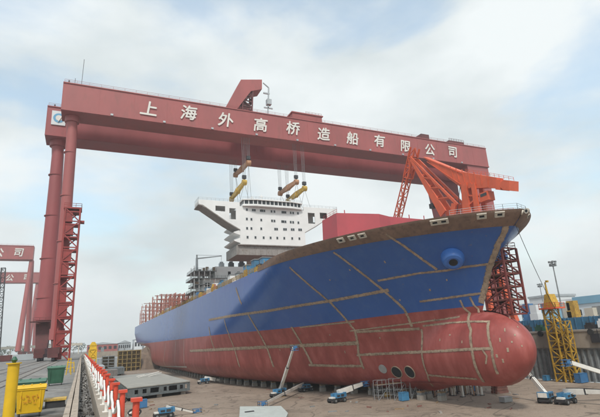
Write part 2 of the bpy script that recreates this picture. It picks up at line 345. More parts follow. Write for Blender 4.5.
# kerb: two lines of stone beams beside the trench, and the trench's litter
kerb = struct(MB().box(-.40, -.02, -2, 420, YZ, -.32).build('kerb', 'kerb_stone'))
for i in range(70):
    y = 3+i*5.0
    for x0, x1 in ((-.42, -.24), (-.20, 0)):
        MB().box(x0+rnd(-.006, .006), x1+rnd(-.006, .006), y+.015, y+4.985, -.3, rnd(-.012, .008)).build('kerb_stone', 'kerb_stone', kerb)
for nm, m, cnt, lab in (('pale_litter', 'debris_pale', 150, 'pale scraps and slag littering the trench by the kerb'), ('dark_litter', 'debris_dark', 900, 'dark grit and rubble littering the trench by the kerb')):
    mb = MB()
    for i in range(cnt):
        y = 5+115*rnd(0, 1)**1.8; x = rnd(.08, .56); s = rnd(.03, .11); z = YZ
        c = [(x+rnd(-1, 1)*s, y+rnd(-1, 1)*s*1.5, z+rnd(.0, 1)*s) for _ in range(4)]
        mb.add(c+[(x, y, z+s*1.1)], [(0, 1, 4), (1, 2, 4), (2, 3, 4), (3, 0, 4), (0, 1, 2, 3)])
    o = mb.build(nm, m, None, False); o['kind'] = 'stuff'; tag(o, lab, 'litter')
# crane rails and grooves in the yard
for i, (x, w) in enumerate(((-7.2, .16), (-5.9, .12), (-10.4, .12), (-13.1, .16))):
    r = MB().box(x-w/2, x+w/2, -20, 700, YZ-.02, YZ+.05)
    tag(recenter(r.build('crane_rail', 'rail_steel')), ['dark steel crane rail under the lattice lift tower', 'thin rail in the yard nearest the kerb', 'thin rail between the two big crane legs', 'dark steel crane rail under the outer red leg'][i], 'rail', 'rails set in the yard')
for i, (x, w) in enumerate(((-6.55, 1.5), (-11.7, 1.2), (-3.4, .7))):
    struct(MB().box(x-w/2, x+w/2, -20, 600, YZ-.03, YZ+.006).build('concrete_strip', 'strip'))

# ------------------------------------------------------------------ the ship
CL, HALF, ZK, ZWL, ZD = 69.0, 27.0, -10.4, 4.7, 20.2
YST = 462.0
def interp(tab, x):
    if x <= tab[0][0]: return tab[0][1]
    for (a, u), (b, v) in zip(tab[:-1], tab[1:]):
        if x <= b:
            t = (x-a)/(b-a); return u+(v-u)*t
    return tab[-1][1]
T_Y0 = [(-10.4, 84), (-9.4, 79), (-8, 75.5), (-5, 72.5), (0, 70), (5.5, 67), (9, 65.3), (13, 63), (16, 60.3), (18.5, 57.8), (20, 55.8), (21.2, 54.6), (22.5, 54.0)]
T_L = [(-10.4, 125), (-5, 122), (0, 118), (5, 105), (13, 76), (21.5, 50), (23, 48)]
T_P = [(-10.4, 2.1), (5, 2.0), (21.5, 1.8)]
T_Q = [(-10.4, 1.25), (-4, 1.15), (5, 1.0), (13, .86), (21.5, .70)]
B_TIP, B_A, B_H, B_W = 57.6, 10.5, 6.9, 4.9
def y0h(z): return interp(T_Y0, z)
def bulb_c(y): return -1.75-.035*max(0, y-B_TIP)
def y0b(z):
    q = (z+1.75)/B_H
    return None if abs(q) >= 1 else B_TIP+B_A*(1-math.sqrt(1-q*q))
def y_front(z):
    b = y0b(z); h = y0h(z)
    return h if b is None else min(b, h)
def bilge(z):
    h = z-ZK; R = 5.5
    return HALF-(R-math.sqrt(max(0, R*R-(R-h)**2))) if h < R else HALF
def stern_lim(z): return interp([(-10.4, 392), (-4, 404), (1, 420), (4, YST), (30, YST)], z)
def hb(y, z):
    v = 0
    u = (y-y0h(z))/interp(T_L, z)
    if u > 0:
        u = min(u, 1); v = bilge(z)*(1-(1-u)**interp(T_P, z))**interp(T_Q, z)
    if y > 320:
        e = stern_lim(z); k = max(0, min(1, (y-320)/(e-320)))
        w = interp([(-10.4, .93), (0, .6), (6, .12), (14, .04)], z); v *= 1-w*k**2.2
    if y >= B_TIP:
        q = (z-bulb_c(y))/B_H
        r = math.sqrt(max(0, 1-((B_TIP+B_A-y)/B_A)**2)) if y < B_TIP+B_A else 1
        s = r*r-q*q
        if s > 0:
            b = B_W*math.sqrt(s); k = 1.6                        # soft blend of bulb and bow
            v = max(b, v) + (k*.25*max(0, 1-abs(b-v)/k)**2 if v > .2 else 0)
    return v
def hull_at(x, y):
    """photograph pixel -> (Y, Z) on the ship's near side"""
    d = CM @ Vector((x-W0/2, -(y-H0/2), -FPX)); o = Vector((0, 0, CAMH)); t0 = 25/d.x
    for i in range(1600):
        t = t0+i*(.035/d.x); p = o+d*t
        if p.z > 23 or p.z < ZK: continue
        if p.y > y_front(p.z) and p.x > CL-hb(p.y, p.z): return p.y, p.z
    return None
ship = thing('container_ship', (CL, YST, ZK), 'huge blue and red container ship under construction in the dry dock', 'ship')
zs = [ZK+.0, ZK+.12, ZK+.35, ZK+.7, ZK+1.2, ZK+1.7, ZK+2.2, ZK+2.8, ZK+3.4, ZK+4.2, ZK+5]+[-5+i*.62 for i in range(1, 14)]
zs += [3.3, 3.6, 3.9, 4.2, 4.45, 4.65, 4.8, 4.92, 5.02, 5.08, 5.13, 5.16, 5.2, 5.4, 5.7, 6.1, 6.6, 7.2, 8]+[8+i*.5 for i in range(1, 15)]+[15+i*.26 for i in range(1, 20)]+[ZD]
NU = 170
def hull_grid(zs, nu, off=0, ymax=None):
    mb = MB(); n = len(zs)
    for sgn in (-1, 1):
        base = len(mb.v)
        for z in zs:
            a = y_front(z); e = ymax or stern_lim(z)
            for i in range(nu+1):
                s = i/nu; y = a+(e-a)*s**2.6; h = 0 if i == 0 else hb(y, z)
                mb.v.append((CL+sgn*(h+off), y-(off if i == 0 else 0), z))
        for r in range(n-1):
            for i in range(nu):
                q = base+r*(nu+1)+i; mb.f.append((q, q+1, q+nu+2, q+nu+1))
    return mb
mb = hull_grid(zs, NU); n = len(zs)*(NU+1)
for i in range(NU): mb.f.append((i, i+1, n+i+1, n+i))                      # flat bottom
for r in range(len(zs)-1):
    q = r*(NU+1)+NU; mb.f.append((q, q+NU+1, n+q+NU+1, n+q))             # transom
mb.sm = True
hull = mb.build('hull', 'hull_paint', ship)
mb = MB(); pts = [(y_front(ZD-.05)+.3+i*i*.05) for i in range(87)]
for y in pts:
    h = max(0, hb(y, ZD-.05)-.05)
    mb.v += [(CL-h, y, ZD-.05), (CL+h, y, ZD-.05)]
for i in range(len(pts)-1): mb.f.append((2*i, 2*i+1, 2*i+3, 2*i+2))
mb.build('deck', 'deck_primer', ship)
# bulwark plating round the bow, rusty and unpainted
ztop = lambda y: interp([(52, 21.7), (70, 21.8), (95, 21.8), (108, 21.9), (113, 21.5), (118, 20.7)], y)
mb = MB(); NB, KB = 110, 8; ys = [i/NB for i in range(NB+1)]
for sgn in (-1, 1):
    for thick in (0, .25):
        base = len(mb.v)
        for s in ys:
            y = y_front(ZD)+(118-y_front(ZD))*s**2.4; za = ZD-interp([(55, 1.0), (75, .6), (110, .3)], y)
            for k in range(KB+1):
                z = za+(ztop(y)-za)*k/KB
                yy = y_front(z)+(118-y_front(z))*s**2.4
                h = hb(yy, z) if s > 0 else 0
                mb.v.append((CL+sgn*max(0, h+.10-thick), yy-(.10 if s == 0 else 0)+thick*.8*(1-s), z))
        for i in range(NB):
            for k in range(KB):
                q = base+i*(KB+1)+k; mb.f.append((q, q+1, q+KB+2, q+KB+1))
nb = (NB+1)*(KB+1)
for g in (0, 2):
    for i in range(NB):
        a = g*nb+i*(KB+1)+KB; b = (g+1)*nb+i*(KB+1)+KB; mb.f.append((a, a+KB+1, b+KB+1, b))
    a = g*nb+NB*(KB+1); b = (g+1)*nb+NB*(KB+1); mb.f.append(tuple(a+k for k in range(KB+1))+tuple(b+k for k in range(KB, -1, -1)))
mb.sm = True
bul = mb.build('bulwark', 'rust_bulwark', ship); bul['label'] = 'rusty unpainted bulwark strip round the bow'
# unpainted erection seams, laid on the plating
def near_pt(y, z, off): 
    return Vector((CL-hb(y, z)-off, y, z))
def nrm_at(y, z):
    e = .15; a = near_pt(y+e, z, 0)-near_pt(y-e, z, 0); b = near_pt(y, z+e, 0)-near_pt(y, z-e, 0)
    v = a.cross(b); v.normalize()
    return -v if v.x > 0 else v
def seam(pix, w, m='seam'):
    hp = [hull_at(*p) for p in pix]; hp = [h for h in hp if h]
    if len(hp) < 2: return
    path = []
    for (ya, za), (yb, zb) in zip(hp[:-1], hp[1:]):
        n = max(2, int((near_pt(ya, za, 0)-near_pt(yb, zb, 0)).length/.9))
        path += [(ya+(yb-ya)*i/n, za+(zb-za)*i/n) for i in range(n)]
    path.append(hp[-1]); P = [near_pt(y, z, 0) for y, z in path]; mb = MB()
    for i, (y, z) in enumerate(path):
        nv = nrm_at(y, z); d = (P[min(i+1, len(P)-1)]-P[max(i-1, 0)]).normalized(); s = nv.cross(d).normalized()
        ww = w*.95/2
        mb.v += [tuple(P[i]+nv*hh-s*ww*q) for q, hh in ((-1.75, .05), (-.8, .075), (0, .09), (.8, .075), (1.75, .05))]
    for i in range(len(P)-1):
        for k in range(4): mb.f.append((5*i+k, 5*i+k+1, 5*i+k+6, 5*i+k+5))
    o = mb.build('weld_seam', m, ship, True); at_ = o.data.attributes.new('edge', 'FLOAT', 'POINT')
    at_.data.foreach_set('value', [(1, .35, 0, .35, 1)[i % 5] for i in range(len(o.data.vertices))])
SEAMS = [
 ([(209, 320), (267, 311), (336, 300), (389, 290)], .75), ([(190, 351), (267, 347), (359, 343)], .95), ([(357, 332), (420, 328.6)], .6), ([(357, 355), (424, 351.8)], .6),
 ([(309, 365), (340, 366), (362, 366)], .65), ([(236, 288), (242, 304)], .8), ([(247.5, 313), (261, 336), (274, 367)], .8), ([(291.6, 326.7), (303, 346), (312.6, 365)], .75),
 ([(289.6, 267), (311, 286), (331.8, 303.7), (355, 330.5), (358.6, 353.5), (364, 369)], .65), ([(333.7, 252), (374, 282.6), (404.6, 309.4), (412, 326.7)], .6),
 ([(224.5, 319), (240, 367)], .7), ([(209, 327), (215, 350)], .8), ([(378, 280.7), (420, 273), (444, 270.7), (463, 267), (489, 264)], .5), ([(420, 301.6), (450, 297.5), (482, 293.2)], .45),
 ([(386, 234), (420, 257.5), (437, 269.5)], .55), ([(506, 226), (498, 245), (490, 266), (484, 291), (481, 303)], 1.1), ([(460, 300), (464, 308), (468, 318)], .4), ([(470, 297), (474, 305), (479, 313)], .4),
 ([(423, 326), (450, 323), (472, 321.7), (490, 321.7)], .42), ([(424, 352), (450, 350.5), (471, 349.2), (492, 348.5)], .5), ([(428, 375), (450, 377), (477.5, 379)], .42),
 ([(421.5, 329), (422, 352), (428, 375), (433, 386)], .5), ([(470, 313), (471, 330), (472, 349), (479, 374), (484, 382)], .6), ([(489, 321.7), (492, 349), (498, 374)], .5),
 ([(350, 331), (390, 326), (425, 321.5), (460, 317)], .35), ([(300, 327.3), (355, 321.6)], .4), ([(166, 343), (166, 366)], .5), ([(176, 341), (176, 366)], .5), ([(184, 340), (185, 366)], .5), ([(160, 366), (187, 367)], .7),
 ([(482, 348.8), (487, 356), (486, 364)], .35)]
for p, w in SEAMS: seam(p, w, 'seam_pale' if p[0][0] < 188 else 'seam')
# scuffs where staging was welded: small proud pads
PADS = [(505, 330), (515, 335), (500, 340), (508, 350), (497, 356), (512, 342), (518, 327), (503, 361), (440, 340), (450, 335), (462, 342), (435, 320), (510, 318), (522, 346), (300, 340), (330, 335), (345, 352), (280, 350), (380, 338), (330, 280), (400, 300), (385, 262), (350, 270), (430, 290), (447, 280)]
for p in PADS:
    h = hull_at(*p)
    if not h: continue
    nv = nrm_at(*h); c = near_pt(*h, 0); s = nv.cross(Vector((0, 0, 1))).normalized(); u = s.cross(nv)*(1 if rnd(0, 1) > .5 else -1)
    a, b = rnd(.08, .2), rnd(.14, .36)
    MB().add([c+nv*.0-s*a-u*b, c-s*a+u*b, c+s*a+u*b, c+s*a-u*b]+[c+nv*.05-s*a*.9-u*b*.9, c+nv*.05-s*a*.9+u*b*.9, c+nv*.05+s*a*.9+u*b*.9, c+nv*.05+s*a*.9-u*b*.9], [(4, 5, 6, 7), (0, 1, 5, 4), (1, 2, 6, 5), (2, 3, 7, 6), (3, 0, 4, 7)]).build('welded_pad', 'pad', ship)
# anchor bolsters with hawse holes
def disc_on(y, z, sgn, rad, m, name, parent, lift=.06, depth=.3, inner=None):
    nv = nrm_at(y, z); c = near_pt(y, z, 0)
    if sgn > 0: nv = Vector((-nv.x, nv.y, nv.z)); c = Vector((2*CL-c.x, c.y, c.z))
    mb = MB(); mb.tube([c-nv*depth, c+nv*lift], rad, 24); return mb.build(name, m, parent), c, nv
yh, zh = hull_at(453, 258)
for sgn in (-1, 1):
    nv = nrm_at(yh, zh); c = near_pt(yh, zh, 0)
    if sgn > 0: nv = Vector((-nv.x, nv.y, nv.z)); c = Vector((2*CL-c.x, c.y, c.z))
    ax = (nv+Vector((0, 0, -.28))+Vector((0, -.15, 0))).normalized()
    mb = MB(); mb.tube([c-ax*2.2, c-ax*.2, c+ax*.9, c+ax*1.35, c+ax*1.5, c+ax*1.35], [2.35, 2.25, 2.0, 1.7, 1.2, .78], 28)
    bo = mb.build('anchor_bolster', 'blue_paint', ship, True)
    MB().tube([c+ax*.6, c+ax*1.42], .8, 20).build('hawse_hole', 'hole_dark', bo)
# thruster tunnels and a grey cover disc
for p, m, nm, rr in (((397, 372), 'hole_dark', 'thruster_tunnel', 1.25), ((410, 372), 'hole_dark', 'thruster_tunnel', 1.25), ((383, 369), 'galv', 'cover_plate', 1.05)):
    h = hull_at(*p)
    if h:
        o, c, nv = disc_on(*h, -1, rr, m, nm, ship, .12, .6)
        if m == 'hole_dark':
            mb = MB(); mb.tube([c-nv*.4, c+nv*.16, c+nv*.16, c+nv*.02], [rr*1.14, rr*1.14, rr*1.02, rr*1.01], 24, False); mb.build('rim', 'pad', o)
# fairleads: white cast chocks in the bulwark
for p in [(340, 238.5), (351, 236.5), (361, 234.8), (433, 222), (443, 221), (481, 217), (499, 215)]:
    d = CM @ Vector((p[0]-W0/2, -(p[1]-H0/2), -FPX)); z = 21.3; t = (z-CAMH)/d.z; y = (d*t).y
    lo = 53
    best = min((abs(math.atan2(CL-hb(yy/10, z), yy/10)-math.atan2(d.x, d.y)), yy/10) for yy in range(530, 1600, 2)); y = best[1]
    nv = nrm_at(y, z-.4); c = near_pt(y, z-.25, 0); s = nv.cross(Vector((0, 0, 1))).normalized(); u = s.cross(nv); u = u if u.z > 0 else -u
    mb = MB(); w = .85
    for a0, a1, b0, b1 in ((-w, -w+.4, -.5, .6), (w-.4, w, -.5, .6), (-w+.4, w-.4, .3, .6), (-w+.4, w-.4, -.5, -.25)):
        mb.add([c+nv*.05+s*x+u*q for x, q in ((a0, b0), (a1, b0), (a1, b1), (a0, b1))]+[c+nv*.3+s*x*.95+u*q for x, q in ((a0, b0), (a1, b0), (a1, b1), (a0, b1))], [(4, 5, 6, 7), (0, 1, 5, 4), (1, 2, 6, 5), (2, 3, 7, 6), (3, 0, 4, 7), (3, 2, 1, 0)])
    o = mb.build('fairlead', 'cast_pale', ship)
    MB().add([c+nv*.1+s*x+u*q for x, q in ((-w+.4, -.25), (w-.4, -.25), (w-.4, .3), (-w+.4, .3))], [(0, 1, 2, 3)]).build('opening', 'hole_dark', o)
for yy in (56.2, 54.6, 53.6):
    for sgn in ((1,) if yy > 53.7 else (1, -1)):
        z = 21.1; h = hb(yy, z); nv = nrm_at(yy, z); 
        if sgn > 0: nv = Vector((-nv.x, nv.y, nv.z))
        c = Vector((CL+sgn*h, yy, z)); mb = MB(); mb.tube([c-nv*.1, c+nv*.16], .48, 14); o = mb.build('fairlead', 'cast_pale', ship)
        MB().tube([c+nv*.1, c+nv*.18], .27, 12).build('opening', 'hole_dark', o)
# rails along the bow and the deck edge
mb = MB(); pl = [Vector((CL+s*max(0, hb(y, 21.8)-.9), y, ztop(y)-.1)) for s, yy in ((1, [75, 70, 65, 61, 58, 56]), (-1, [54.8, 56, 58, 62])) for y in yy]
rail_line(mb, pl, 1.2, 1.6, .05, 3); mb.build('bow_railing', 'galv', ship)
for k, (ya, yb) in enumerate(((117, 175), (175, 235), (235, 330))):
    mb = MB(); rail_line(mb, [(CL-HALF+.35, ya, ZD+.2), (CL-HALF+.35, yb, ZD+.2)], 1.25, 2.2, .12, 3); mb.build('deck_railing', 'yellow_rust', ship)
# breakwater: red-primed box standing across the foredeck
a = at(326, 212, X=50); q = [(49.3, 86.0), (60, 84.5), (64, 86), (92, 86), (92, 93), (49.3, 93)]
mb = MB(); zb, zt = ZD-.05, 28.4
vsb = [(x, y, zb) for x, y in q]; vst = [(x+(.4 if x < 60 else 0), y+.3, zt-(.0 if x < 70 else .4)) for x, y in q]
mb.add(vsb+vst, [tuple(range(5, -1, -1)), tuple(range(6, 12))]+[(i, (i+1) % 6, 6+(i+1) % 6, 6+i) for i in range(6)])
bw = mb.build('breakwater', 'primer_red', ship)
mb = MB(); rail_line(mb, [(50.0, 86.6, zt), (50.0, 93, zt)], 1.0, 1.6, .05, 2)
for x in (52, 66, 70, 74.5): mb.beam((x, 86.6, zt-.1), (x, 86.6, zt+.9), .16)
sub(bw, mb.build('stanchion', 'primer_red', ship))
# cell guides / lashing bridges on the open deck aft
for k, (y, ztp, x1) in enumerate(((232, 26.2, 92), (262, 28.6, 92), (292, 31.5, 94), (322, 35.4, 94), (345, 37.0, 94), (382, 35.0, 94), (412, 37.5, 94))):
    mb = MB(); x0 = 43.3
    nx = 17; nz = max(2, int((ztp-ZD)/2.8))
    for i in range(nx+1):
        x = x0+(x1-x0)*i/nx; top = ztp-(0 if i > 1 else (2.2-1.1*i))+rnd(-.2, 1.3)
        for dy in (-1, 1): mb.beam((x, y+dy, ZD-.1), (x, y+dy, top), .42)
    for j in range(1, nz+1):
        z = ZD+(ztp-ZD)*j/nz
        mb.box(x0+(1.5 if j == nz else 0), x1, y-1.1, y+1.1, z-.32, z-.04)
    for i in range(0, nx, 2):
        x = x0+(x1-x0)*i/nx; xx = x0+(x1-x0)*(i+1)/nx
        mb.beam((x, y, ZD), (xx, y, ZD+(ztp-ZD)*.5), .2); mb.beam((xx, y, ZD+(ztp-ZD)*.5), (x, y, ztp-.3), .2)
    mb.build('lashing_bridge', 'cell_red', ship)
# unfinished deckhouse tiers under the lifted block
def tier(x0, x1, y0, y1, z0, z1, m='white_paint', openings=()):
    mb = MB(); mb.box(x0, x1, y0, y1, z0, z1); o = mb.build('deckhouse_tier', m, ship)
    for (xa, xb, za, zb_) in openings:
        sub(o, MB().box(xa, xb, y0-.06, y0+.2, za, zb_).build('opening', 'hole_dark', ship))
    return o
tier(48, 92, 209, 224, ZD-.1, 30.4, openings=[(49+i*4.3, 51.6+i*4.3, za, za+2.4) for i in range(10) for za in (22, 26.2)])
tier(53.8, 88, 210, 224, 30.8, 36.3, openings=[(60+i*4.5, 61.3+i*4.5, 32.4, 34) for i in range(6)])
for z, xa, xb in ((24.6, 43.2, 54), (27.6, 44.4, 52), (30.4, 43.2, 92), (33.7, 43.6, 54)):
    mb = MB().box(xa, xb, 207.6, 224.5, z, z+.35); rail_line(mb, [(xa+.1, 224, z+.35), (xa+.1, 207.7, z+.35), (min(xb, 60), 207.7, z+.35)], 1.1, 1.7, .09, 2); mb.build('deck_platform', 'steel_grey', ship)
for x in (43.8, 46, 48.5, 51, 53.4):
    for y in (208, 215): MB().beam((x, y, ZD-.1), (x, y, 33.7+(2.5 if x < 45 else 0)), .28).build('pillar', 'white_paint', ship)
for i, (x, w, h, m) in enumerate(((56.6, 2.2, 2.0, 'shed_grey'), (61.2, 2.4, 2.2, 'steel_dark'), (66.2, 2.8, 2.3, 'steel_dark'), (70.5, 2.2, 3.6, 'rust_bulwark'))):
    MB().box(x, x+w, 212, 214, 36.3, 36.3+h).tube([(x+w/2, 213, 36.3+h), (x+w/2, 213, 36.3+h+.7)], w*.4, 12).build('ventilator', m, ship)
mb = MB(); mb.tube([(45.8, 212, 34.0), (45.8, 212, 40.4)], [.7, .5], 10); mb.beam((45.8, 212, 40.2), (57.5, 211.5, 41.6), .55, .55, .3); mb.beam((45.8, 212, 41.8), (57.5, 211.5, 41.8), .14); mb.beam((57.3, 211.5, 41.6), (57.3, 211.5, 37.4), .14); mb.box(56.8, 57.8, 211.1, 211.9, 36.6, 37.6); mb.beam((45.8, 212, 40.2), (45.8, 212, 42.0), .6)
mb.build('provision_crane', 'galv', ship)
for i in range(16):
    x, y = rnd(43.4, 53), rnd(207.7, 212); z = random.choice([24.95, 27.95, 30.75, 34.05]); w, h = rnd(.5, 1.6), rnd(.7, 1.9)
    MB().box(x, x+w, y, y+rnd(.6, 1.5), z, z+h).build('stowed_gear', random.choice(['lift_blue', 'wood', 'steel_dark', 'white_paint', 'yellow_rust', 'steel_grey']), ship)
# gear along the deck edge: cabinets, drums, frames
gcols = ['lift_blue', 'yellow_rust', 'steel_dark', 'shed_grey', 'steel_grey', 'container_blue', 'white_paint', 'steel_grey', 'beam_yellow', 'cell_red']
y = 116
while y < 330:
    x = rnd(43.0, 44.6); w, d, h = rnd(.8, 2.2), rnd(1, 3), rnd(1.0, 3.4)
    b = ZD-.08; mb = MB().box(x, x+w, y, y+d, b, b+h)
    if rnd(0, 1) > .4: mb.box(x+w*.2, x+w*.8, y+d*.2, y+d*.8, b+h, b+h+rnd(.2, 1.0))
    if rnd(0, 1) > .6: mb.beam((x, y, b), (x, y, b+h+rnd(1, 2.4)), .12)
    mb.build('deck_gear', random.choice(gcols), ship); y += d+rnd(.3, 3.0)
for y, h, m in ((122, 4.4, 'lift_blue'), (129, 5.0, 'barrier_blue'), (137, 4.6, 'lift_blue'), (146, 3.6, 'steel_grey'), (155, 4.2, 'white_paint'), (166, 4.0, 'barrier_blue'), (178, 4.6, 'white_paint'), (190, 4.2, 'lift_blue')):
    lk = MB().box(45, 47.8, y, y+3.0, ZD-.08, ZD+h).build('deck_locker', m, ship); sub(lk, MB().box(44.8, 48, y-.2, y+3.2, ZD+h, ZD+h+.25).build('roof', 'steel_grey', ship)); sub(lk, MB().box(45.4, 46.6, y-.06, y-.003, ZD+.4, ZD+h*.7).build('door', 'steel_dark', ship))
# small draught of staging poles at the stern
mb = MB()
for x in (44, 46.5, 49):
    for dy in (0, 3): mb.beam((x, 428+dy, ZD-.1), (x, 428+dy, 30+rnd(0, 3)), .35)
for z in (23, 26, 29): mb.box(43.8, 49.4, 427.8, 431.2, z, z+.2)
mb.build('stern_staging', 'cell_red', ship)

# ------------------------------------------------------------------ the gantry cranes
def gantry(loc, label, x0, x1, y0, dy, zb, zt, m, leg_x, leg_r, rig, text=None, textz=0, textx=None, tsize=7, lift=False, base_z=YZ, a_frame=None):
    g = thing('gantry_crane', loc, label, 'gantry crane', 'red shipyard gantry cranes'); y1 = y0+dy; h = zt-zb
    mb = MB(); mb.box(x0, x1, y0, y1, zb, zt); gd = mb.build('girder', m, g)
    mb = MB()
    for z in (zb+.15, zt-.55): mb.box(x0-.05, x1+.05, y0-.28, y0-.003, z, z+.4)
    for i in range(int((x1-x0)/12)+1):
        x = x0+i*12
        if x < x1: mb.box(x-.06, x+.06, y0-.05, y0-.004, zb+.6, zt-.6)
    sub(gd, mb.build('flange', m, g))
    mb = MB(); rail_line(mb, [(x0+.3, y0+.3, zt), (x1-.3, y0+.3, zt)], 1.2, 4, .07, 2); rail_line(mb, [(x0+.3, y1-.3, zt), (x1-.3, y1-.3, zt)], 1.2, 4, .07, 2); sub(gd, mb.build('railing', m, g))
    # pipe leg
    yl = y0+dy*.52
    if a_frame:
        for s in (-1, 1):
            MB().tube([(leg_x, yl+s*1.5, zb), (leg_x+a_frame*.2*s, yl+s*a_frame, base_z+5)], [leg_r*.8, leg_r], 14).build('leg', m, g)
        for s in (-1, 1):
            mb = MB(); mb.box(leg_x-1.6, leg_x+1.6, yl+s*a_frame-5, yl+s*a_frame+5, base_z+1.2, base_z+5)
            for k in range(4): mb.tube([(leg_x-.9, yl+s*a_frame-3.6+k*2.4, base_z+.75), (leg_x+.9, yl+s*a_frame-3.6+k*2.4, base_z+.75)], .75, 10)
            mb.build('bogie', 'crane_dark', g)
    else:
        mb = MB(); mb.tube([(leg_x-.3, yl, zb+.02), (leg_x-.3, yl, zb-2.2), (leg_x-.3, yl, zb-2.3), (leg_x, yl, zb-6), (leg_x+.6, yl, base_z+(15 if rig == 'wide' else 8))], [leg_r[0]*1.35, leg_r[0]*1.35, leg_r[0], leg_r[0], leg_r[1]], 24); lg = mb.build('leg', m, g)
        mb = MB(); bz = base_z+(15 if rig == 'wide' else 8); rr = leg_r[1]
        for z in (zb-14, zb-30, zb-46, zb-60):
            if z > bz: mb = MB(); mb.tube([(leg_x+(zb-z)*.009-.3, yl, z), (leg_x+(zb-z)*.009-.3, yl, z+.25)], leg_r[0]+(leg_r[1]-leg_r[0])*(zb-z)/(zb-bz)+.16, 24); sub(lg, mb.build('collar', m, g))
        mb = MB(); mb.tube([(leg_x+.6, yl, bz-1.6), (leg_x+.6, yl, bz+1.8)], rr*1.16, 24)
        sub(lg, mb.build('collar', m, g))
        # equaliser and bogies below the leg
        bm_ = MB(); bm_.beam((leg_x+.6, yl, bz-1.5), (leg_x+.6, yl, base_z+3.6), rr*1.6, rr*1.5, rr*1.1, rr*2.6); bm_.box(leg_x-1.1, leg_x+2.1, yl-9, yl+9, base_z+2.2, base_z+4.0)
        bm_.build('sill_beam', 'crane_dark', g)
        for s in range(-3, 4, 2):
            yc = yl+s*2.6; bm_ = MB().box(leg_x-.9, leg_x+1.8, yc-2.1, yc+2.1, base_z+1.1, base_z+2.19); bo = bm_.build('bogie', 'crane_dark', g)
            for q in (-1.1, 1.1):
                w = MB(); w.tube([(leg_x+.1, yc+q, base_z+.72), (leg_x+.9, yc+q, base_z+.72)], .72, 16); sub(bo, w.build('wheel', 'steel_dark', g))
    # stiff leg at the far end: deep tapered box
    if rig:
        yl0, yl1 = y0+.4, y1-.4; xr = x1
        mb = MB(); ww = 15
        mb.prism([(xr-ww, zb+.01), (xr-.4, zb+.01), (xr-.9, 30), (xr-3, base_z+4), (xr-8.5, base_z+4), (xr-9.5, 30)], 'y', yl0, yl1); mb.build('stiff_leg', m, g)
        MB().box(xr-8.2, xr-3.2, yl0-8, yl1+8, base_z+.5, base_z+4).build('sill_beam', 'crane_dark', g)
    if text:
        for i, ch in enumerate(text):
            text_part(ch, tsize, 'letter_white', g, (textx[i], y0-.30, textz[i]+(.5 if i % 3 == 1 else -.2)), (1, 0, .04 if i % 2 else -.02), (0, 0, 1), depth=.06, bold=.019, shear=.14)
    return g
tx = [17.0+14.86*i for i in range(11)]
tz = [86.4-.0*i for i in range(11)]
GA = gantry((-7, 169, YZ), 'nearest red gantry crane, white Chinese lettering along its girder, lattice lift tower on leg', -12, 190, 165, 9, 83.3, 94.6, 'crane_red', -8.2, (1.75, 1.9), 'narrow', '上海外高桥造船有限公司', tz, tx, 6.5)
# fine things on crane A: lift tower, hoist houses, antennas
CUR = Vector((-7, 169, YZ)); lt = None
mb = MB(); lattice(mb, (-5.7, 165.6, YZ), (-5.7, 165.6, 47.5), 4.4, 4.2, 11, .34, up=(0, 1, 0)); lt = mb.build('lift_tower', 'lift_red', GA)
for i in range(11):
    z = YZ+4.3*(i+1)
    MB().box(-8.05, -3.35, 163.4, 167.8, z-.5, z-.12).build('landing', 'lift_red', lt).parent = lt
    if i % 3 != 2: sub(lt, MB().box(-7.8, -5.6+.5*(i % 2), 163.55, 165.2, z-3.9, z-.5).build('cladding', 'lift_red', GA))
mb = MB().box(-8.4, -3.0, 163.2, 168.2, 47.4, 47.9); rail_line(mb, [(-8.3, 163.3, 47.9), (-3.1, 163.3, 47.9), (-3.1, 168.1, 47.9)], 1.3, 1.6, .12, 2)
sub(lt, mb.build('top_platform', 'lift_red', GA)); sub(lt, MB().box(-3.4, -2.0, 164, 166.5, 43.0, 43.6).build('lamp_bracket', 'lift_red', GA))
Q = [at(x, y, Y=166) for x, y in ((226, 107), (241, 79.5), (262, 79.5), (262, 89), (251, 91), (237, 109))]
hs = MB().prism([(p.x, p.z) for p in Q], 'y', 166, 172.5).build('hoist_house', 'crane_red', GA)
mb = MB(); a, b = at(247, 92, Y=168), at(246, 112, Y=168); lattice(mb, (a.x, 168.5, a.z), (b.x, 168.5, 94.7), 4.2, 4, 4, .35, up=(0, 1, 0)); mb.box(b.x-3.2, b.x+1.5, 167, 171, 94.6, 99.2); mb.beam((a.x-3, 167, 97), (a.x+2, 167, a.z), .5); sub(hs, mb.build('hoist_gear', 'crane_dark', GA))
mb = MB(); mb.beam((66.6, 168, 94.6), (67.6, 168, 109), .5); mb.beam((65.0, 168, 99), (69.0, 168, 99), .5); mb.beam((65.0, 168, 106), (67.8, 168, 106), .6); mb.box(66.3, 68.3, 167, 169, 100.5, 103); mb.beam((67.6, 168, 109), (65, 168, 111), .4); sub(hs, mb.build('hoist_arm', 'galv', GA))
mb = MB().box(77.5, 92, 166, 172, 94.6, 97.6).box(77, 92.5, 165.6, 172.4, 97.6, 98.1); rail_line(mb, [(84, 166, 98.1), (92, 166, 98.1)], 1.0, 1.5, .08, 2); mb.build('trolley', 'crane_red', GA)
MB().box(148, 153, 166, 171, 94.6, 97.5).build('winch_box', 'crane_dark', GA)
mb = MB().box(166, 176, 166, 171, 94.6, 96.4); rail_line(mb, [(166, 166, 96.4), (176, 166, 96.4)], 1.1, 1.5, .1, 2); mb.build('trolley', 'crane_dark', GA)
mb = MB(); mb.beam((-10.4, 167, 94.6), (-10.4, 167, 96.4), .5); mb.beam((-6.5, 170, 94.5), (-6.2, 170, 108), .16); mb.build('antenna', 'steel_dark', GA)
for i in range(10): MB().box(4+i*18.5, 4.9+i*18.5, 164.4, 165, 83.6, 84.3).build('floodlight', 'galv', GA)

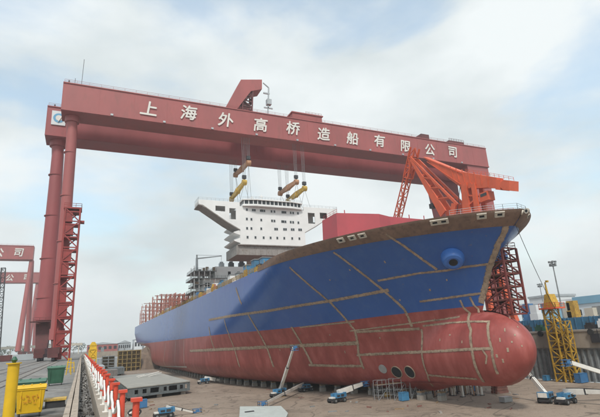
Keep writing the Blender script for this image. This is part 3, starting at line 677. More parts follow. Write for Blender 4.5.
GB = gantry((-13, 187, YZ), 'second red gantry crane close behind, thick pipe leg and round blue emblem on girder end', -17.8, 184, 182, 9.5, 80.4, 93.0, 'crane_red_b', -13.2, (2.1, 3.0), 'wide')
CUR = Vector((-13, 187, YZ))
e = at(59, 118, Y=181.6)
MB().box(e.x-2.5, e.x+2.3, 181.62, 181.995, e.z-2.9, e.z+2.9).build('emblem_panel', 'shed_white', GB)
mb = MB(); mb.tube([(e.x, 181.6, e.z), (e.x, 181.55, e.z)], 1.95, 24); eb = mb.build('emblem_ring', 'logo_blue', GB)
mb = MB(); mb.tube([(e.x, 181.56, e.z), (e.x, 181.5, e.z)], 1.15, 24); mb.beam((e.x-.2, 181.5, e.z-1.8), (e.x+1.3, 181.5, e.z+1.3), .6, .1); sub(eb, mb.build('emblem_centre', 'letter_white', GB))
mb = MB(); mb.beam((-15.6, 184, 93), (-15.6, 184, 94.6), .5); mb.beam((-9.6, 185, 93), (-9.4, 185, 108), .16); mb.build('antenna', 'steel_dark', GB)
mb = MB(); rail_line(mb, [(-15.5, 180.8, 12.4), (-10, 180.8, 12.4)], 1.1, 1.4, .1, 2); mb.box(-16.5, -10.5, 180.8, 184, 12.1, 12.4); mb.build('walkway', 'crane_dark', GB)
# far pair of cranes over the next dock
gantry((-44, 465, YZ), 'far red gantry crane, higher of two girders cut by picture edge', -190, -44.6, 461, 9, 81.5, 94.0, 'crane_red', -45.6, 2.2, None, '船有限公司', [84.4]*5, [-116, -101, -86, -71, -56], 8, a_frame=11)
gantry((-52, 612, YZ), 'farthest red gantry crane, lower girder seen behind outer leg', -190, -50.0, 610, 9, 80.5, 92.5, 'crane_red', -52, 2.2, None, '船有限公司', [83.4]*5, [-130, -113, -97, -80, -63], 8, a_frame=11)

# ------------------------------------------------------------------ the lifted superstructure block
SB = thing('superstructure_block', (66, 165, 33.5), 'white ship superstructure block with bridge wings hanging from the gantry cranes', 'ship block')
x0, x1, y0, y1, zb, zt = 52.2, 79.6, 165.0, 180.0, 37.6, 52.6
body = MB().box(x0, x1, y0, y1, zb, zt).build('house', 'white_paint', SB)
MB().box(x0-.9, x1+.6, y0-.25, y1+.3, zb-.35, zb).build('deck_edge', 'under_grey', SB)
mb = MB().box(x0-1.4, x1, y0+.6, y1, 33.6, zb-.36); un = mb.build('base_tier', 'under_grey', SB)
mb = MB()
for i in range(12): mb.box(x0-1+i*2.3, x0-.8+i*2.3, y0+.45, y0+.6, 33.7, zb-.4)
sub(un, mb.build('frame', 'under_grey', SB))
# wings: plates with openings, tapering outboard
def wing(xi, xo, s, holes, nm='bridge_wing'):
    # built from vertical strips so the openings are real
    xs = sorted(set([xi, xo]+[h for q in holes for h in q[:2]]), key=lambda v: s*v)
    def low(x):
        t = (x-xi)/(xo-xi); return interp([(0, 43.4), (.32, 46.2), (.9, 52.2), (1, 52.6)], t)
    ztp = 54.2; w = None
    for ya, yb in ((y0+.0, y0+.35), (y0+6.6, y0+6.95)):
        mb = MB()
        for a, b in zip(xs[:-1], xs[1:]):
            hh = [q for q in holes if q[0] <= min(a, b)+.01 and q[1] >= max(a, b)-.01]
            segs = [('low', ztp)] if not hh else [('low', hh[0][2]), (hh[0][3], ztp)]
            for q0, q1 in segs:
                za = low(a) if q0 == 'low' else q0; zb2 = low(b) if q0 == 'low' else q0
                if min(za, zb2) >= q1: continue
                mb.prism([(a, min(za, q1-.05)), (b, min(zb2, q1-.05)), (b, q1), (a, q1)], 'y', ya, yb)
        o = mb.build(nm if w is None else 'back_plate', 'white_paint', SB)
        if w is None: w = o
        else: sub(w, o)
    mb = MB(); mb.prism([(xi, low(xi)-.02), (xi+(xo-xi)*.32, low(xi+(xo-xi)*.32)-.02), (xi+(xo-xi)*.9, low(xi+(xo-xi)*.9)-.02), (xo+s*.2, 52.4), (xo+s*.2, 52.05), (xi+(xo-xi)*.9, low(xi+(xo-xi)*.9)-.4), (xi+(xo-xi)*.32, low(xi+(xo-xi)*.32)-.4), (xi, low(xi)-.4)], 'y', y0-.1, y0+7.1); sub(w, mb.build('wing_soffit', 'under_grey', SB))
    mb = MB().box(min(xi, xo), max(xi, xo), y0+.36, y0+6.6, 53.0, 53.2); sub(w, mb.build('wing_deck', 'white_paint', SB))
    mb = MB(); rail_line(mb, [(xi, y0+.15, 54.2), (xo, y0+.15, 54.2), (xo, y0+6.8, 54.2)], 1.0, 1.6, .06, 2); sub(w, mb.build('railing', 'galv', SB))
    sub(w, MB().box(min(xo-s*.3, xo), max(xo-s*.3, xo), y0+.36, y0+6.6, 52.6, 54.2).build('wing_end', 'white_paint', SB))
wing(x0, 36.2, -1, [(48.0, 50.6, 47.2, 51.6), (42.6, 46.4, 50.1, 52.2)])
wing(x1, 95.5, 1, [(81.4, 84.6, 47.2, 51.8), (87.0, 90.4, 49.6, 52.2)])
# side decks stepping down the house side
for z in (45.4, 42.3, 39.2):
    MB().prism([(x0-2.6, z), (x0-.01, z+.9), (x0-.01, z-1.1), (x0-2.2, z-.4)], 'y', y0+.2, y1-1).build('side_deck', 'white_paint', SB)
# wheelhouse
mb = MB(); mb.prism([(x0+1, y0-.9), (x0+6, y0-2.0), (x1-6, y0-2.0), (x1-1, y0-.9), (x1-1, y0+7), (x0+1, y0+7)], 'z', 52.65, 53.4); mb.build('wheelhouse_sill', 'white_paint', SB)
mb = MB(); mb.prism([(x0+1.3, y0-.6), (x0+6, y0-1.7), (x1-6, y0-1.7), (x1-1.3, y0-.6), (x1-1.3, y0+6.6), (x0+1.3, y0+6.6)], 'z', 53.4, 55.0); wh = mb.build('wheelhouse', 'glass_dark', SB)
mb = MB(); mb.prism([(x0+.8, y0-1.1), (x0+6, y0-2.3), (x1-6, y0-2.3), (x1-.8, y0-1.1), (x1-.8, y0+7.2), (x0+.8, y0+7.2)], 'z', 55.0, 55.4); sub(wh, mb.build('roof', 'white_paint', SB))
for i in range(15):
    x = x0+1.6+i*(x1-x0-3.2)/14; yy = interp([(x0+1.3, y0-.6), (x0+6, y0-1.7), (x1-6, y0-1.7), (x1-1.3, y0-.6)], x)
    sub(wh, MB().box(x-.16, x+.16, yy-.16, yy+.05, 53.35, 55.0).build('window_post', 'white_paint', SB))
mb = MB(); rail_line(mb, [(x0+1, y0-.8, 55.4), (x0+6, y0-2.1, 55.4), (x1-6, y0-2.1, 55.4), (x1-1, y0-.8, 55.4)], 1.0, 1.2, .06, 2); sub(wh, mb.build('railing', 'galv', SB))
for x, h in ((58, 2.2), (62, 3.2), (66.5, 2.0), (70, 1.6), (75, 2.6)):
    mb = MB(); mb.beam((x, y0+2, 55.4), (x, y0+2, 55.4+h), .3); mb.box(x-.8, x+.8, y0+1.8, y0+2.2, 55.4+h*.7, 55.4+h*.8); mb.build('mast', 'white_paint', SB)
# windows of the house front
px0, py0, ks = 190, 160, 4.17
rows = [(207, [237, 262, 270, 295, 302, 310, 340, 352, 385, 391, 398, 420, 430, 450]), (246, [237, 256, 297, 342, 352, 384, 390, 398, 420, 430, 452]), (285, [238, 256, 297, 355, 363, 392, 400, 424, 432, 455, 463]), (322, [240, 273, 307, 336, 364, 393, 426, 456])]
for ry, xs_ in rows:
    for xx in xs_:
        p = at(px0+xx/ks, py0+(ry+(xx-237)*.045*(1.6 if ry < 250 else .6))/ks, Y=y0-.02)
        w = MB().box(p.x-.42, p.x+.42, y0-.07, y0-.004, p.z-.55, p.z+.55).build('window', 'galv', SB)
        sub(w, MB().box(p.x-.31, p.x+.31, y0-.1, y0-.071, p.z-.44, p.z+.44).build('pane', 'glass_dark', SB))
# lifting beams, hooks and ropes
def lift_beam(label, m, near, far, ya, yb, ztop_a, ztop_b, hook_label):
    a = at(*near, Y=ya); b = at(*far, Y=yb); c = (a+b)/2
    t = thing('lifting_beam', c, label, 'lifting beam', 'lifting beams over the white block')
    d = (b-a).normalized()
    MB().prism([(a.y-.6, a.z-.4), (a.y-.6, a.z+.7), (c.y, c.z+1.35), (b.y+.6, b.z+.7), (b.y+.6, b.z-.4), (c.y, c.z-1.1)], 'x', c.x-.55, c.x+.55).build('beam', m, t)
    for p in (a, b, c):
        mb = MB(); mb.tube([(c.x-.85, p.y, p.z), (c.x+.85, p.y, p.z)], 1.15, 16); mb.build('sheave', m, t)
    for p, zt_ in ((a, ztop_a), (b, ztop_b)):
        mb = MB()
        for dx in (-.5, 0, .5): mb.tube([(c.x+dx, p.y, p.z+2.8), (c.x+dx*1.4, p.y, zt_)], .07, 6)
        mb.build('hoist_rope', 'steel_grey', t)
        mb = MB(); mb.box(c.x-.8, c.x+.8, p.y-.5, p.y+.5, p.z+1.6, p.z+3.0); mb.tube([(c.x, p.y, p.z+1.7), (c.x, p.y, p.z+.7)], .35, 8); mb.build('hook_block', 'steel_dark', t)
    return t, a, b, c
for lab, m, nr, fr, slz in (('yellow lifting beam over the block end with the long free bridge wing', 'beam_yellow', (245, 182.5), (231, 199), True), ('yellow lifting beam over the block end by the red breakwater', 'beam_yellow', (304, 188.5), (288.5, 201), True),
        ('brown lifting beam hanging highest, tucked under the girder', 'beam_brown', (247.5, 163), (236.5, 175), False), ('brown lifting beam hanging over the wheelhouse', 'beam_brown', (295.5, 182), (281, 193.5), True)):
    t, a, b, c = lift_beam(lab, m, nr, fr, 167.5, 185.5, 83.3, 80.4, '')
    mb = MB()
    for p in (a, b):
        for dx in (-2.2, 2.2): mb.tube([(c.x, p.y, p.z-.3), (c.x+dx*(1 if slz else .4), min(p.y, 179), 54.5)], .07, 6)
    mb.build('sling', 'steel_grey', t)

# ------------------------------------------------------------------ orange level-luffing crane on the far quay
OC = thing('luffing_crane', (118, 112, YZ), 'orange level luffing dockside crane rising behind the ship bow', 'crane')
XO = 118
mb = MB()
for dx in (-4.5, 4.5):
    for dy in (-5, 5): mb.beam((XO+dx+ (1.2 if dx > 0 else 0), 112+dy, YZ+1.5), (XO+dx*.4, 112+dy*.4, 26), 1.6, 1.6, 1.2)
mb.box(XO-3, XO+3, 109, 115, 24, 27)
mb.build('portal', 'orange', OC)
for dx in (-4.5, 5.7):
    for dy in (-5, 5): MB().box(XO+dx-.8, XO+dx+.8, 112+dy-2.4, 112+dy+2.4, YZ+.05, YZ+1.5).build('bogie', 'steel_dark', OC)
mb = MB(); mb.tube([(XO, 112, 27), (XO, 112, 33)], 2.6, 20); mb.box(XO-3.4, XO+3.4, 108, 124, 33, 38); mb.build('machine_house', 'orange', OC)
P = lambda x, y, dx=0: at(x, y, X=XO+dx)
mb = MB()
for dx in (-1.7, 1.7):
    o_ = Vector((dx, 0, 0)); a, b = P(468, 184)+o_, P(472, 222)+o_; mb.beam(a, b, .8, 2.4, 1.0, 3.6, up=(0, 1, 0))
    mb.beam(P(477, 184)+o_, P(483, 222)+o_, .7, 1.6, .8, 2.0, up=(0, 1, 0)); mb.beam(P(470, 196)+o_, P(480, 196)+o_, .5); mb.beam(P(471, 207)+o_, P(481, 198)+o_, .5)
mb.beam(P(474, 186)+Vector((-2, 0, 0)), P(474, 186)+Vector((2, 0, 0)), 1.6); mb.build('tower', 'orange', OC)
mb = MB()     # main boom: deep box tapering forward to the apex, tail with counterweight
pl = [P(426, 157), P(448, 166), P(464, 172), P(490, 176.5), P(500, 178), P(500, 189), P(490, 188), P(466, 189), P(452, 179)]
mb.prism([(p.y, p.z) for p in pl], 'x', XO-1.5, XO+1.5); bmn = mb.build('boom', 'orange', OC)
for k in range(7):
    f = .12+k*.12; a, b = P(448, 166).lerp(P(500, 178), f), P(452, 179).lerp(P(500, 189), f)
    sub(bmn, MB().beam(a+Vector((-1.56, 0, 0)), b+Vector((-1.56, 0, 0)), .16, .28).build('stiffener', 'orange', OC))
for k in range(2): sub(bmn, MB().beam(P(428, 158.5+k*2).lerp(P(452, 168+k*9), .1)+Vector((-1.6, 0, 0)), P(466, 174+k*12)+Vector((-1.6, 0, 0)), .25, .2).build('edge_flange', 'orange', OC))
mb = MB(); p = P(486, 192); mb.box(XO-1.5, XO+1.5, p.y-1.8, p.y+1.8, p.z-3.2, p.z-.2); cb = mb.build('winch_cabin', 'orange', OC); sub(cb, MB().box(XO-1.56, XO-1.501, p.y-1.4, p.y+1.2, p.z-1.6, p.z-.6).build('window', 'glass_dark', OC))
mb = MB(); rail_line(mb, [P(466, 216)+Vector((-2.5, 0, 0)), P(520, 212)+Vector((-2.5, 0, 0))], 1.1, 2, .09, 2); mb.build('walkway_rail', 'orange', OC)
mb = MB(); pl = [P(500, 180), P(505, 180), P(505, 183), P(508, 180.5), P(514, 181), P(514, 191), P(508, 190.5), P(505, 188), P(505, 190.5), P(500, 190)]
mb.prism([(p.y, p.z) for p in pl], 'x', XO-2.0, XO+2.0); mb.build('counterweight', 'orange', OC)
mb = MB(); rail_line(mb, [P(466, 172.3), P(490, 176.3), P(514, 180.8)], 1.2, 1.8, .09, 2); sub(bmn, mb.build('railing', 'orange', OC))
mb = MB()     # strut: two raking plates meeting at the apex, bracing between
for dx in (-1.6, 1.6):
    o_ = Vector((dx, 0, 0)); ap = P(414, 160)+o_
    mb.beam(ap, P(447, 214)+o_, .5, .9, .6, 3.4, up=(0, 1, 0)); mb.beam(ap+Vector((0, 0, 1)), P(461, 205)+o_, .5, .7, .5, 1.0, up=(0, 1, 0))
    for t in (.35, .55, .75): mb.beam(ap.lerp(P(447, 214)+o_, t), ap.lerp(P(461, 205)+o_, t+.1), .4)
    mb.beam(P(458, 204)+o_, P(455, 222)+o_, .9, 2.2, up=(0, 1, 0))
for t in (.3, .5, .7, .9): mb.beam(P(414, 160).lerp(P(447, 214), t)+Vector((-1.6, 0, 0)), P(414, 160).lerp(P(447, 214), t)+Vector((1.6, 0, 0)), .5)
mb.build('strut', 'orange', OC)
mb = MB(); lattice(mb, P(415, 148), P(397, 220), 2.2, 2.4, 9, .24, up=(0, 1, 0)); lattice(mb, P(415, 148), P(408, 178), 2.6, 3.0, 3, .26, up=(0, 1, 0)); mb.build('jib', 'orange', OC)
mb = MB(); mb.tube([P(416, 158), P(444, 167), P(466, 175)], .12, 6); mb.tube([P(460, 178), P(464, 214)], .10, 6); mb.tube([P(461, 178), P(457, 214)], .10, 6); mb.build('stay', 'steel_dark', OC)
mb = MB(); p = P(433, 206); mb.box(XO-1, XO+1, p.y-1, p.y+1, p.z-.9, p.z+.9); mb.beam(p, p+Vector((0, -3, -1)), .3); mb.build('lamp', 'steel_dark', OC)

# ------------------------------------------------------------------ staging tower under the bow
ST = thing('scaffold_tower', (71.2, 63.5, 4.3), 'dark red steel scaffold tower standing on top of the bulb', 'scaffold')
for i in range(5):
    z = 4.2+i*2.35; mb = MB(); lattice(mb, (71.2, 63.5, z), (71.2, 63.5, z+2.35), 3.8, 5.6, 1, .22, up=(0, 1, 0))
    for dx in (-1.9, 0, 1.9): mb.beam((71.2+dx, 60.7, z), (71.2+dx, 66.3, z+2.35), .14); mb.beam((71.2+dx, 63.5, z), (71.2+dx, 63.5, z+2.35), .2)
    for dy in (-2.8, 2.8): mb.beam((69.3, 63.5+dy, z+1.15), (73.1, 63.5+dy, z+1.15), .14); mb.beam((71.2, 63.5+dy, z), (71.2, 63.5+dy, z+2.35), .18)
    mb.build('frame_stage', 'scaf_red', ST)
for z in (6.6, 8.9, 11.3, 13.6): MB().box(69.4, 73.0, 60.8, 66.2, z, z+.16).build('plank_deck', 'wood', ST)
mb = MB(); rail_line(mb, [(69.3, 60.8, 15.9), (73.1, 60.8, 15.9), (73.1, 66.2, 15.9)], 1.2, 1.6, .08, 2); mb.build('guard_rail', 'scaf_red', ST)
for k in range(6): MB().beam((69.3, 60.9+k*.9, 4.0), (73.1, 60.9+k*.9, 4.0), .35, .3).build('bearer', 'scaf_red', ST)
# mooring line from the bow to the far quay
mb = MB(); a = Vector((CL+hb(56.4, 19.4)-.05, 56.4, 19.4)); b = Vector((114.5, 83, .2)); mb.tube([a.lerp(b, t)+Vector((0, 0, -3.2*4*t*(1-t))) for t in [i/14 for i in range(15)]], .055, 6)
tag(mb.build('mooring_line', 'steel_dark'), 'thin dark line slung from bow to the far quay', 'rope')

# ------------------------------------------------------------------ dock blocks under the ship
blk0 = None
def dock_block(x, y, h, lab, w=1.5):
    t = thing('dock_block', (x, y, FZ), lab, 'support block', 'support blocks under the hull')
    MB().box(x-w/2, x+w/2, y-.6, y+.6, FZ, FZ+h*.55).build('concrete_base', 'concrete', t); MB().box(x-w*.42, x+w*.42, y-.5, y+.5, FZ+h*.55, FZ+h*.85).build('steel_cap', 'steel_grey', t); MB().box(x-w*.45, x+w*.45, y-.55, y+.55, FZ+h*.85, FZ+h).build('timber_cap', 'wood', t)
for i in range(44):
    y = 86+i*5.5; x = CL-max(2.2, hb(y, ZK+.9)-2.6); dock_block(x, y, 1.8+max(0, .0), nth(i)+' block in the outer row carrying the hull bottom')
for i in range(16):
    y = 82+i*4.4; dock_block(CL, y, 1.8, nth(i)+' block in the keel row behind the bow props')
# slim shores under the bow
k = 0
for i in range(46):
    x_ = 404+i*1.72+rnd(-.5, .5); p = at(x_, rnd(391.5, 398.0), Z=FZ); fat = x_ > 436 and rnd(0, 1) > .35
    top = FZ+rnd(1.5, 2.3) if fat else min(-6.2, at(x_, rnd(379, 385), Y=p.y).z)
    m = random.choice(['lift_white', 'concrete', 'cast_pale'] if fat else ['galv', 'concrete', 'wood', 'beam_brown', 'steel_dark', 'steel_dark']); rr = rnd(.2, .34) if fat else rnd(.1, .19)
    t = thing('shore_prop', p, nth(i)+(' stout pale prop' if fat else ' slim upright prop')+' to the thruster openings, under the forefoot', 'prop', 'props under the forefoot')
    mb = MB(); mb.tube([(p.x, p.y, FZ+.1), (p.x, p.y, top)], rr, 8); mb.build('post', m, t); MB().box(p.x-rr-.15, p.x+rr+.15, p.y-rr-.15, p.y+rr+.15, FZ, FZ+.12).build('foot', 'steel_dark', t); MB().box(p.x-rr-.1, p.x+rr+.1, p.y-.25, p.y+.25, top, top+.15).build('head', 'wood', t)
# the timber cradle under the bulb
p = at(500, 393, Z=FZ)
CR = thing('cradle_block', p, 'dark timber cradle stacked under the bulb tip', 'cradle')
for i in range(5): 
    for s in (-1, 1): MB().box(p.x-1.7+.12*i, p.x+1.7-.12*i, p.y+s*.6-.3, p.y+s*.6+.3, FZ+i*.62, FZ+i*.62+.56).build('timber', 'deck_primer', CR)
# work platforms with trestles by the thrusters
for i, (xp, yp, w) in enumerate(((392, 399, 7), (407, 399, 6.5), (386, 396, 5), (420, 398.5, 4.5))):
    p = at(xp, yp, Z=FZ); t = thing('work_staging', p, ['low tube staging before the middle thruster opening', 'low tube staging behind the blue crate', 'tube staging under the grey cover disc', 'tube staging beside the shore props'][i], 'staging', 'tube staging by the hull')
    mb = MB(); h = 3.1+.3*i % 1
    for a in range(4):
        for b in (0, 1.6): mb.beam((p.x-w/2+a*w/3, p.y+b, FZ), (p.x-w/2+a*w/3, p.y+b, FZ+h+1), .09)
    for z in (1.0, 2.1, h, h+1):
        for b in (0, 1.6): mb.beam((p.x-w/2, p.y+b, FZ+z), (p.x+w/2, p.y+b, FZ+z), .08)
    mb.beam((p.x-w/2, p.y, FZ), (p.x, p.y, FZ+h), .07); mb.beam((p.x+w/2, p.y, FZ), (p.x, p.y, FZ+h), .07)
    mb.build('tube_frame', 'galv', t)
    for q in range(3): MB().box(p.x-w/2, p.x+w/2, p.y+.05+q*.52, p.y+.5+q*.52, FZ+h, FZ+h+.08).build('plank', 'wood', t)
def crate(p, w, d, h, m, lab, name='crate', cat='crate'):
    t = thing(name, p, lab, cat); MB().box(p.x-w/2, p.x+w/2, p.y-d/2, p.y+d/2, p.z+.12, p.z+h).build('body', m, t)
    for s in (-1, 1): MB().box(p.x-w/2, p.x+w/2, p.y+s*d*.3-.1, p.y+s*d*.3+.1, p.z, p.z+.12).build('skid', 'wood', t)
    mb = MB()
    for sx in (-1, 1): mb.box(p.x+sx*w/2-.07, p.x+sx*w/2+.07, p.y-d/2-.05, p.y-d/2+.06, p.z+.12, p.z+h+.04)
    mb.box(p.x-w/2-.05, p.x+w/2+.05, p.y-d/2-.06, p.y+d/2+.05, p.z+h, p.z+h+.07); mb.build('rim', m, t); return t
crate(at(404, 401, Z=FZ), 1.7, 1.3, 1.7, 'lift_blue', 'blue steel crate on dock floor before the thruster openings')
crate(at(388, 397, Z=FZ), 1.2, 1, .8, 'yellow_rust', 'small yellow crate beside the tube staging')
crate(at(506, 402.5, Z=FZ), 1.9, 1.4, 1.0, 'galv', 'pale grey crate alone on dock floor below the bulb')
crate(at(547, 381, Z=FZ), 1.4, 1.2, 1.3, 'lift_blue', 'small blue crate at the foot of the far dock wall', )
crate(at(582, 383, Z=FZ), 2.6, 1.6, 2.2, 'container_blue', 'dark blue crate by the ribbed steel panels')
crate(at(475, 391, Z=FZ), 2.2, 1.4, 1.3, 'container_blue', 'blue crate tucked between props and bulb')
crate(at(143, 408, Z=FZ), 1.6, 1.4, 1.9, 'container_blue', 'blue upright crate on dock floor beside the barrier posts')
crate(at(357, 390, Z=FZ), 1.8, 1.4, 1.2, 'lift_blue', 'blue crate under the raised boom by the hull')

# ------------------------------------------------------------------ boom lifts
def boom_lift(base, head, turret_deg, tip, lab, width=.62, scl=1.0, tele=.55, group='boom lifts around the hull', root=None):
    """wheeled chassis, turret, telescopic boom ending in a basket"""
    t = thing('boom_lift', base, lab, 'boom lift', group); c, s = math.cos(head), math.sin(head); B = Vector(base)
    def T(x, y, z): return B+Vector((c*x-s*y, s*x+c*y, z))*scl
    def obox(mb, x0, x1, y0, y1, z0, z1):
        mb.add([T(x, y, z) for z in (z0, z1) for y in (y0, y1) for x in (x0, x1)], [(0, 2, 3, 1), (4, 5, 7, 6), (0, 1, 5, 4), (2, 6, 7, 3), (0, 4, 6, 2), (1, 3, 7, 5)]); return mb
    ch = obox(obox(MB(), -1.9, 1.9, -.75, .75, .45, .95), -2.1, -1.2, -.9, .9, .35, .75).build('chassis', 'steel_dark', t)
    for x in (-1.35, 1.35):
        for y in (-1.0, 1.0):
            w = MB(); w.tube([T(x, y-.2, .5), T(x, y+.2, .5)], .5*scl, 16); wo = w.build('wheel', 'tyre', t)
            w = MB(); w.tube([T(x, y-.22, .5), T(x, y+.22, .5)], .24*scl, 10); sub(wo, w.build('rim', 'steel_grey', t))
    mb = MB(); obox(mb, -1.7, .9, -.95, -.3, 1.0, 1.9); obox(mb, -1.7, .9, .3, .95, 1.0, 1.9); obox(mb, -2.2, -1.5, -.95, .95, 1.05, 2.0); obox(mb, -.8, .6, -.3, .3, .96, 1.5); mb.build('turret', 'lift_blue', t)
    mb = MB(); obox(mb, -2.28, -2.201, -.8, .8, 1.1, 1.9); mb.build('counterweight_plate', 'lift_white', t)
    for yy in (-.96, .951):
        mb = MB(); obox(mb, -1.4, -.5, yy, yy+.012, 1.15, 1.7); obox(mb, -.2, .7, yy, yy+.012, 1.2, 1.6); mb.build('grille', 'steel_dark', t)
    mb = MB(); obox(mb, .95, 1.85, -.6, .6, .955, 1.25); mb.build('engine_cover', 'lift_white', t)
    piv = T(-1.1, 0, 2.0); tip = Vector(tip); d = tip-piv; mid = piv+d*tele
    MB().beam(piv-d.normalized()*.5, mid, width*scl, width*1.15*scl).build('boom_section', 'lift_white', t); MB().beam(mid-d.normalized()*1.0, tip, width*.72*scl, width*.85*scl).build('boom_extension', 'lift_white', t)
    mb = MB(); mb.tube([T(.2, 0, 1.3), piv+d*.28], .11*scl, 8); mb.build('lift_cylinder', 'galv', t); mb = MB(); nn = Vector((0, 0, width*.75*scl)); mb.tube([piv+nn, mid+nn*.9, tip+nn*.6], .07*scl, 6); mb.build('hose', 'tyre', t); MB().beam(mid-d.normalized()*.25, mid, width*1.08*scl, width*1.25*scl).build('boom_collar', 'steel_dark', t)
    bk = tip+Vector((d.x, d.y, 0)).normalized()*.9*scl; mb = MB(); z0 = bk.z-.6; mb.box(bk.x-.9, bk.x+.9, bk.y-.5, bk.y+.5, z0, z0+.1)
    rail_line(mb, [(bk.x-.9, bk.y-.5, z0), (bk.x+.9, bk.y-.5, z0), (bk.x+.9, bk.y+.5, z0), (bk.x-.9, bk.y+.5, z0), (bk.x-.9, bk.y-.5, z0)], 1.1, .9, .07, 2); mb.beam(tip, bk+Vector((0, 0, -.5)), .3); mb.box(bk.x-.4, bk.x+.4, bk.y-.62, bk.y-.5, z0+.5, z0+1.0)
    mb.build('basket', 'container_blue', t); return t
b = at(278, 397, Z=FZ); hp = at(293.5, 348, X=46.0)
boom_lift(b, math.radians(200), 0, hp, 'blue boom lift with white boom raised steeply against the red hull')
b = at(306, 391.5, Z=FZ); boom_lift(b, math.radians(10), 0, at(264, 403.5, Z=FZ+1.1), 'blue boom lift with its pale boom lowered towards the camera')
b = at(337, 402.5, Z=FZ); boom_lift(b, math.radians(195), 0, at(362, 384, Y=b.y+1.5), 'blue boom lift with thick white boom nearly level before the hull', .95)
b = at(203, 384, Z=FZ); boom_lift(b, math.radians(180), 0, at(224, 381.0, Y=b.y), 'small boom lift with level white boom far along the hull', 1.0)
b = at(548, 402.5, Z=FZ); boom_lift(b, math.radians(20), 0, at(522, 366, Y=b.y+4), 'blue boom lift whose white boom rises to touch the bulb', .62)
b = at(566, 404, Z=FZ); boom_lift(b, math.radians(190), 0, at(604, 392, Y=b.y-6), 'boom lift with white boom pointing out of the picture edge', .8)
b = at(645, 399, Z=FZ); boom_lift(b, math.radians(160), 0, at(570, 362.5, Y=b.y+3), 'boom lift with long white boom reaching in from picture edge', .8)
b = at(163, 418, Z=FZ); boom_lift(b, math.radians(182), 0, at(193, 412, Y=b.y+1), 'blue boom lift with low pale boom beside the steel block', .42)
b = at(366, 389, Z=FZ); boom_lift(b, math.radians(60), 0, b+Vector((3, 7, 2.5)), 'small dark boom lift close to the hull between the white booms', .4, .85)

# ------------------------------------------------------------------ steel block and plates on the dock floor
ztp = -8.6; A = at(127, 398.5, Z=FZ+.9); Bc = at(190, 390.5, Z=FZ+.9)
fl, fr = Vector((A.x, A.y, 0)), Vector((Bc.x, Bc.y, 0)); C_ = at(112, 376.5, Z=ztp); D_ = at(165, 369.5, Z=ztp)
HB = thing('hull_section', (A.x, A.y, FZ), 'flat grey steel hull section with round openings lying on dock floor', 'steel block')
fl.z = fr.z = 0; bl = Vector((C_.x, C_.y, 0)); br = Vector((bl.x+(fr.x-fl.x), bl.y+(fr.y-fl.y), 0))
def quad(z): return [Vector((p.x, p.y, z)) for p in (fl, fr, br, bl)]
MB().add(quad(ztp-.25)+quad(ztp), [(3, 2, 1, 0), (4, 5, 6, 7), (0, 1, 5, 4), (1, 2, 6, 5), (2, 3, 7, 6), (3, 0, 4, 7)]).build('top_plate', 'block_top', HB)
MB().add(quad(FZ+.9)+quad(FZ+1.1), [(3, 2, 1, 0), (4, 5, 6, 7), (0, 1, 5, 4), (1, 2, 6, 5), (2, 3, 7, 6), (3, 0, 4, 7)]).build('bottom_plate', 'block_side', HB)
ax = (fr-fl).normalized(); ay = (bl-fl).normalized(); wd_ = (fr-fl).length; dp_ = (bl-fl).length
def FP(u, v, z): return fl+ax*u+ay*v+Vector((0, 0, z))
zl, zh_ = FZ+1.1, ztp-.25
mb = MB(); cuts = [(2.2, 3.2, .25), (4.6, 5.8, .25), (7.0, 9.6, .2), (11.2, 12.2, .25), (12.9, 15.6, .2), (16.6, 17.6, .25), (18.3, 19, .25)]
xs_ = 0
for u0, u1, k in [(a*wd_/20, b*wd_/20, k) for a, b, k in cuts]:
    for (ua, ub, za, zb_) in ((xs_, u0, zl, zh_), (u0, u1, zl, zl+(zh_-zl)*k), (u0, u1, zh_-(zh_-zl)*k, zh_)):
        mb.add([FP(u, v, z) for z in (za, zb_) for v in (.15, .3) for u in (ua, ub)], [(0, 2, 3, 1), (4, 5, 7, 6), (0, 1, 5, 4), (2, 6, 7, 3), (0, 4, 6, 2), (1, 3, 7, 5)])
    xs_ = u1
mb.add([FP(u, v, z) for z in (zl, zh_) for v in (.15, .3) for u in (xs_, wd_)], [(0, 2, 3, 1), (4, 5, 7, 6), (0, 1, 5, 4), (2, 6, 7, 3), (0, 4, 6, 2), (1, 3, 7, 5)])
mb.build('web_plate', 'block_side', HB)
for v in (8, 18, dp_-.5):
    mb = MB(); mb.add([FP(u, vv, z) for z in (zl, zh_) for vv in (v, v+.2) for u in (0, wd_)], [(0, 2, 3, 1), (4, 5, 7, 6), (0, 1, 5, 4), (2, 6, 7, 3), (0, 4, 6, 2), (1, 3, 7, 5)]); mb.build('inner_web', 'block_side', HB)
for i in range(14):
    v = .6+i*(dp_-1)/14
    mb = MB(); mb.add([FP(u, vv, z) for z in (zl, zh_) for vv in (v, v+.25) for u in (-.7, .1)], [(0, 2, 3, 1), (4, 5, 7, 6), (0, 1, 5, 4), (2, 6, 7, 3), (0, 4, 6, 2), (1, 3, 7, 5)]); mb.build('bracket', 'block_side', HB)
for u in (2, wd_*.5, wd_-2):
    for v in (1.5, dp_*.5, dp_-2): c = FP(u, v, 0); MB().box(c.x-.7, c.x+.7, c.y-.7, c.y+.7, FZ, FZ+.89).build('support', 'concrete', HB)
